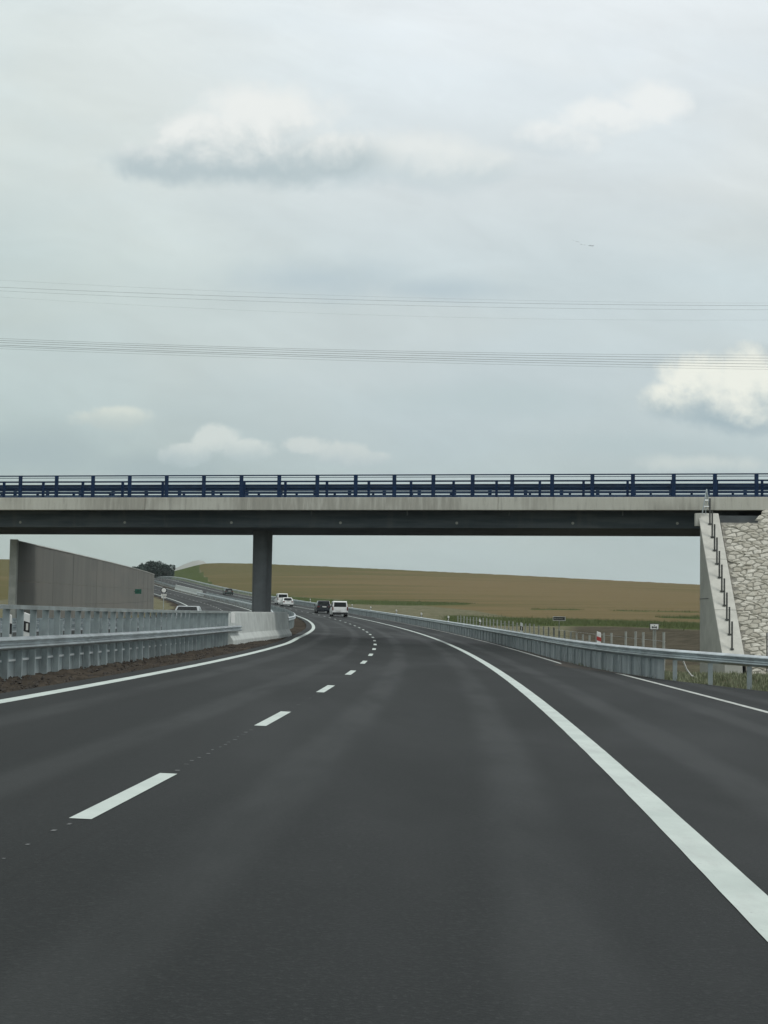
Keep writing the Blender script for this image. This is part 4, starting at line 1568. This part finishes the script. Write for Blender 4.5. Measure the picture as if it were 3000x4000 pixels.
tufts('verge_grass', scatter(9500, 32, 58, lambda s: T_RB(s) + 0.1, lambda s: T_RB(s) + 6.0), .11, M['grass'], 'rough dry grass on the verge behind the right guardrail', 'grass', .12, 6)
tufts('verge_grass', scatter(5200, 60, 150, 7.6, 14), .24, M['grass'], 'dry verge grass among the fence posts', 'grass', .16, 5)
wi = np.where((weed > 0.6) & (vx > 1000) & (vx < 2900) & (grr < 420))[0]
wi = wi[rng.integers(0, len(wi), 5200)]
wx, wy = gx[wi] + rng.normal(0, .9, len(wi)), gy[wi] + rng.normal(0, .9, len(wi))
wz = terrain_z(wx, wy)[0]
tufts('roadside_weeds', [(a_, b_, c_, rng.uniform(.5, 1.2)) for a_, b_, c_ in zip(wx, wy, wz)], .34, M['weed'], 'green weed strip along the foot of the brown field', 'weeds', .40, 6)
mb = MB()
for (x, y, z, sc) in scatter(3400, 18, 110, -6.1, -4.3):
    r_ = .018 + .035 * sc * rng.uniform(.2, 1) ** 2
    vs = [(x + r_ * a * rng.uniform(.6, 1.2), y + r_ * b * rng.uniform(.6, 1.2), z + r_ * c * rng.uniform(.5, 1.0)) for a, b, c in ((1, 0, 0), (0, 1, 0), (-1, 0, 0), (0, -1, 0), (0, 0, 1), (0, 0, -1))]
    mb.add(vs, [(0, 1, 4), (1, 2, 4), (2, 3, 4), (3, 0, 4), (1, 0, 5), (2, 1, 5), (3, 2, 5), (0, 3, 5)])
tag(mb.build('soil_clods', M['soil']), 'loose brown clods on the median soil beside the edge line', 'soil', kind='stuff')

# ------------------------------------------------------------------ overhead cables and birds
def cable(label, pts, Y, rad):
    xs, zs = [], []
    for (px, py) in pts:
        r = un(px, py)
        xs.append(r[0] / r[1] * Y)
        zs.append(CAM_H + r[2] / r[1] * Y)
    cf = np.polyfit(xs, zs, 2)
    mb = MB()
    mb.tube([(x, Y, np.polyval(cf, x)) for x in np.linspace(-95, 95, 60)], rad, 5)
    tag(mb.build('power_cable', M['cable']), label, 'cable', 'overhead power cables')


up, lo_ = 'thin power cable of the upper bundle across the sky', 'thin power cable of the lower bundle above the bridge'
for (a, b, c, Y, rad) in ((1094, 1160, 1184, 240, .007), (1122, 1174, 1194, 236, .016), (1136, 1191, 1210, 232, .012), (1160, 1232, 1250, 244, .006)):
    cable(up, ((0, a), (1500, b), (3000, c)), Y, rad)
for (a, b, c, Y, rad) in ((1322, 1370, 1387, 206, .014), (1330, 1377, 1399, 204, .020), (1338, 1386, 1410, 202, .020), (1348, 1395, 1422, 200, .022), (1354, 1402, 1434, 203, .018), (1362, 1412, 1443, 205, .012)):
    cable(lo_, ((0, a), (1500, b), (3000, c)), Y, rad)
for (px, py, sc) in ((2239, 939, .6), (2252, 944, .8), (2260, 945, .8), (2270, 955, .9), (2283, 957, .7), (2304, 960, 1.4), (2314, 961, 1.4)):
    r = un(px, py) * 260
    sc *= 0.7
    b = thing('bird', 'tiny bird in the loose line flying high on the right', 'bird', (r[0], r[1], r[2] + CAM_H), 0.6, 'birds flying in a line')
    mb = MB()
    mb.tube([(-.16 * sc, 0, 0), (-.06 * sc, 0, .02), (.08 * sc, 0, .01), (.18 * sc, 0, 0)], .035 * sc, 6)
    for sd in (-1, 1):
        mb.add([(-.05 * sc, 0, .02), (.07 * sc, 0, .02), (.03 * sc, sd * .22 * sc, .12 * sc), (-.04 * sc, sd * .40 * sc, .02)], [(0, 1, 2, 3)])
    mb.build('body', M['cable'], b)

# ------------------------------------------------------------------ distant hill and air
mb = MB()
HY = 2600.0
hx = []
for (px, py) in ((560, 2300), (640, 2236), (690, 2218), (720, 2204), (750, 2193), (775, 2188), (795, 2192), (815, 2206), (860, 2230), (960, 2300)):
    r = un(px, py)
    hx.append((r[0] / r[1] * HY, CAM_H + r[2] / r[1] * HY))
vs, fs = [], []
for j, (dyy, f) in enumerate(((-500, 0.0), (-280, .45), (-120, .82), (0, 1.0), (200, .8), (600, 0))):
    for (x, z) in hx:
        vs.append((x, HY + dyy, -20 + (z + 20) * f))
n = len(hx)
for j in range(5):
    for i in range(n - 1):
        fs.append((j * n + i, j * n + i + 1, (j + 1) * n + i + 1, (j + 1) * n + i))
mb.add(vs, fs)
M['farhill'] = plain('far_hill_haze_tone', (0.30, 0.31, 0.28), 0.95, 0, 0.1, 0.01)  # base colour kept pale, standing in for most of the distance haze
tag(mb.build('hill', M['farhill'], None, smooth=True), 'pale far hill between the trees and the field ridge', 'hill', kind='structure')

HAZE = 1.0e-4
mb = MB()
mb.box((0, 0, 33), (7400, 7400, 152))
hz = mb.build('haze', bpy.data.materials.new('haze_air'))
hm = hz.data.materials[0]
hm.use_nodes = True
t = NT(hm.node_tree)
ho = t.node('ShaderNodeOutputMaterial')
pv = t.node('ShaderNodeVolumePrincipled')
pv.inputs['Color'].default_value = (0.86, 0.93, 0.95, 1)
pv.inputs['Density'].default_value = HAZE
pv.inputs['Anisotropy'].default_value = 0.2
t.link(pv.outputs[0], ho.inputs['Volume'])
tag(hz, 'thin pale air over the whole landscape', 'haze', kind='stuff')
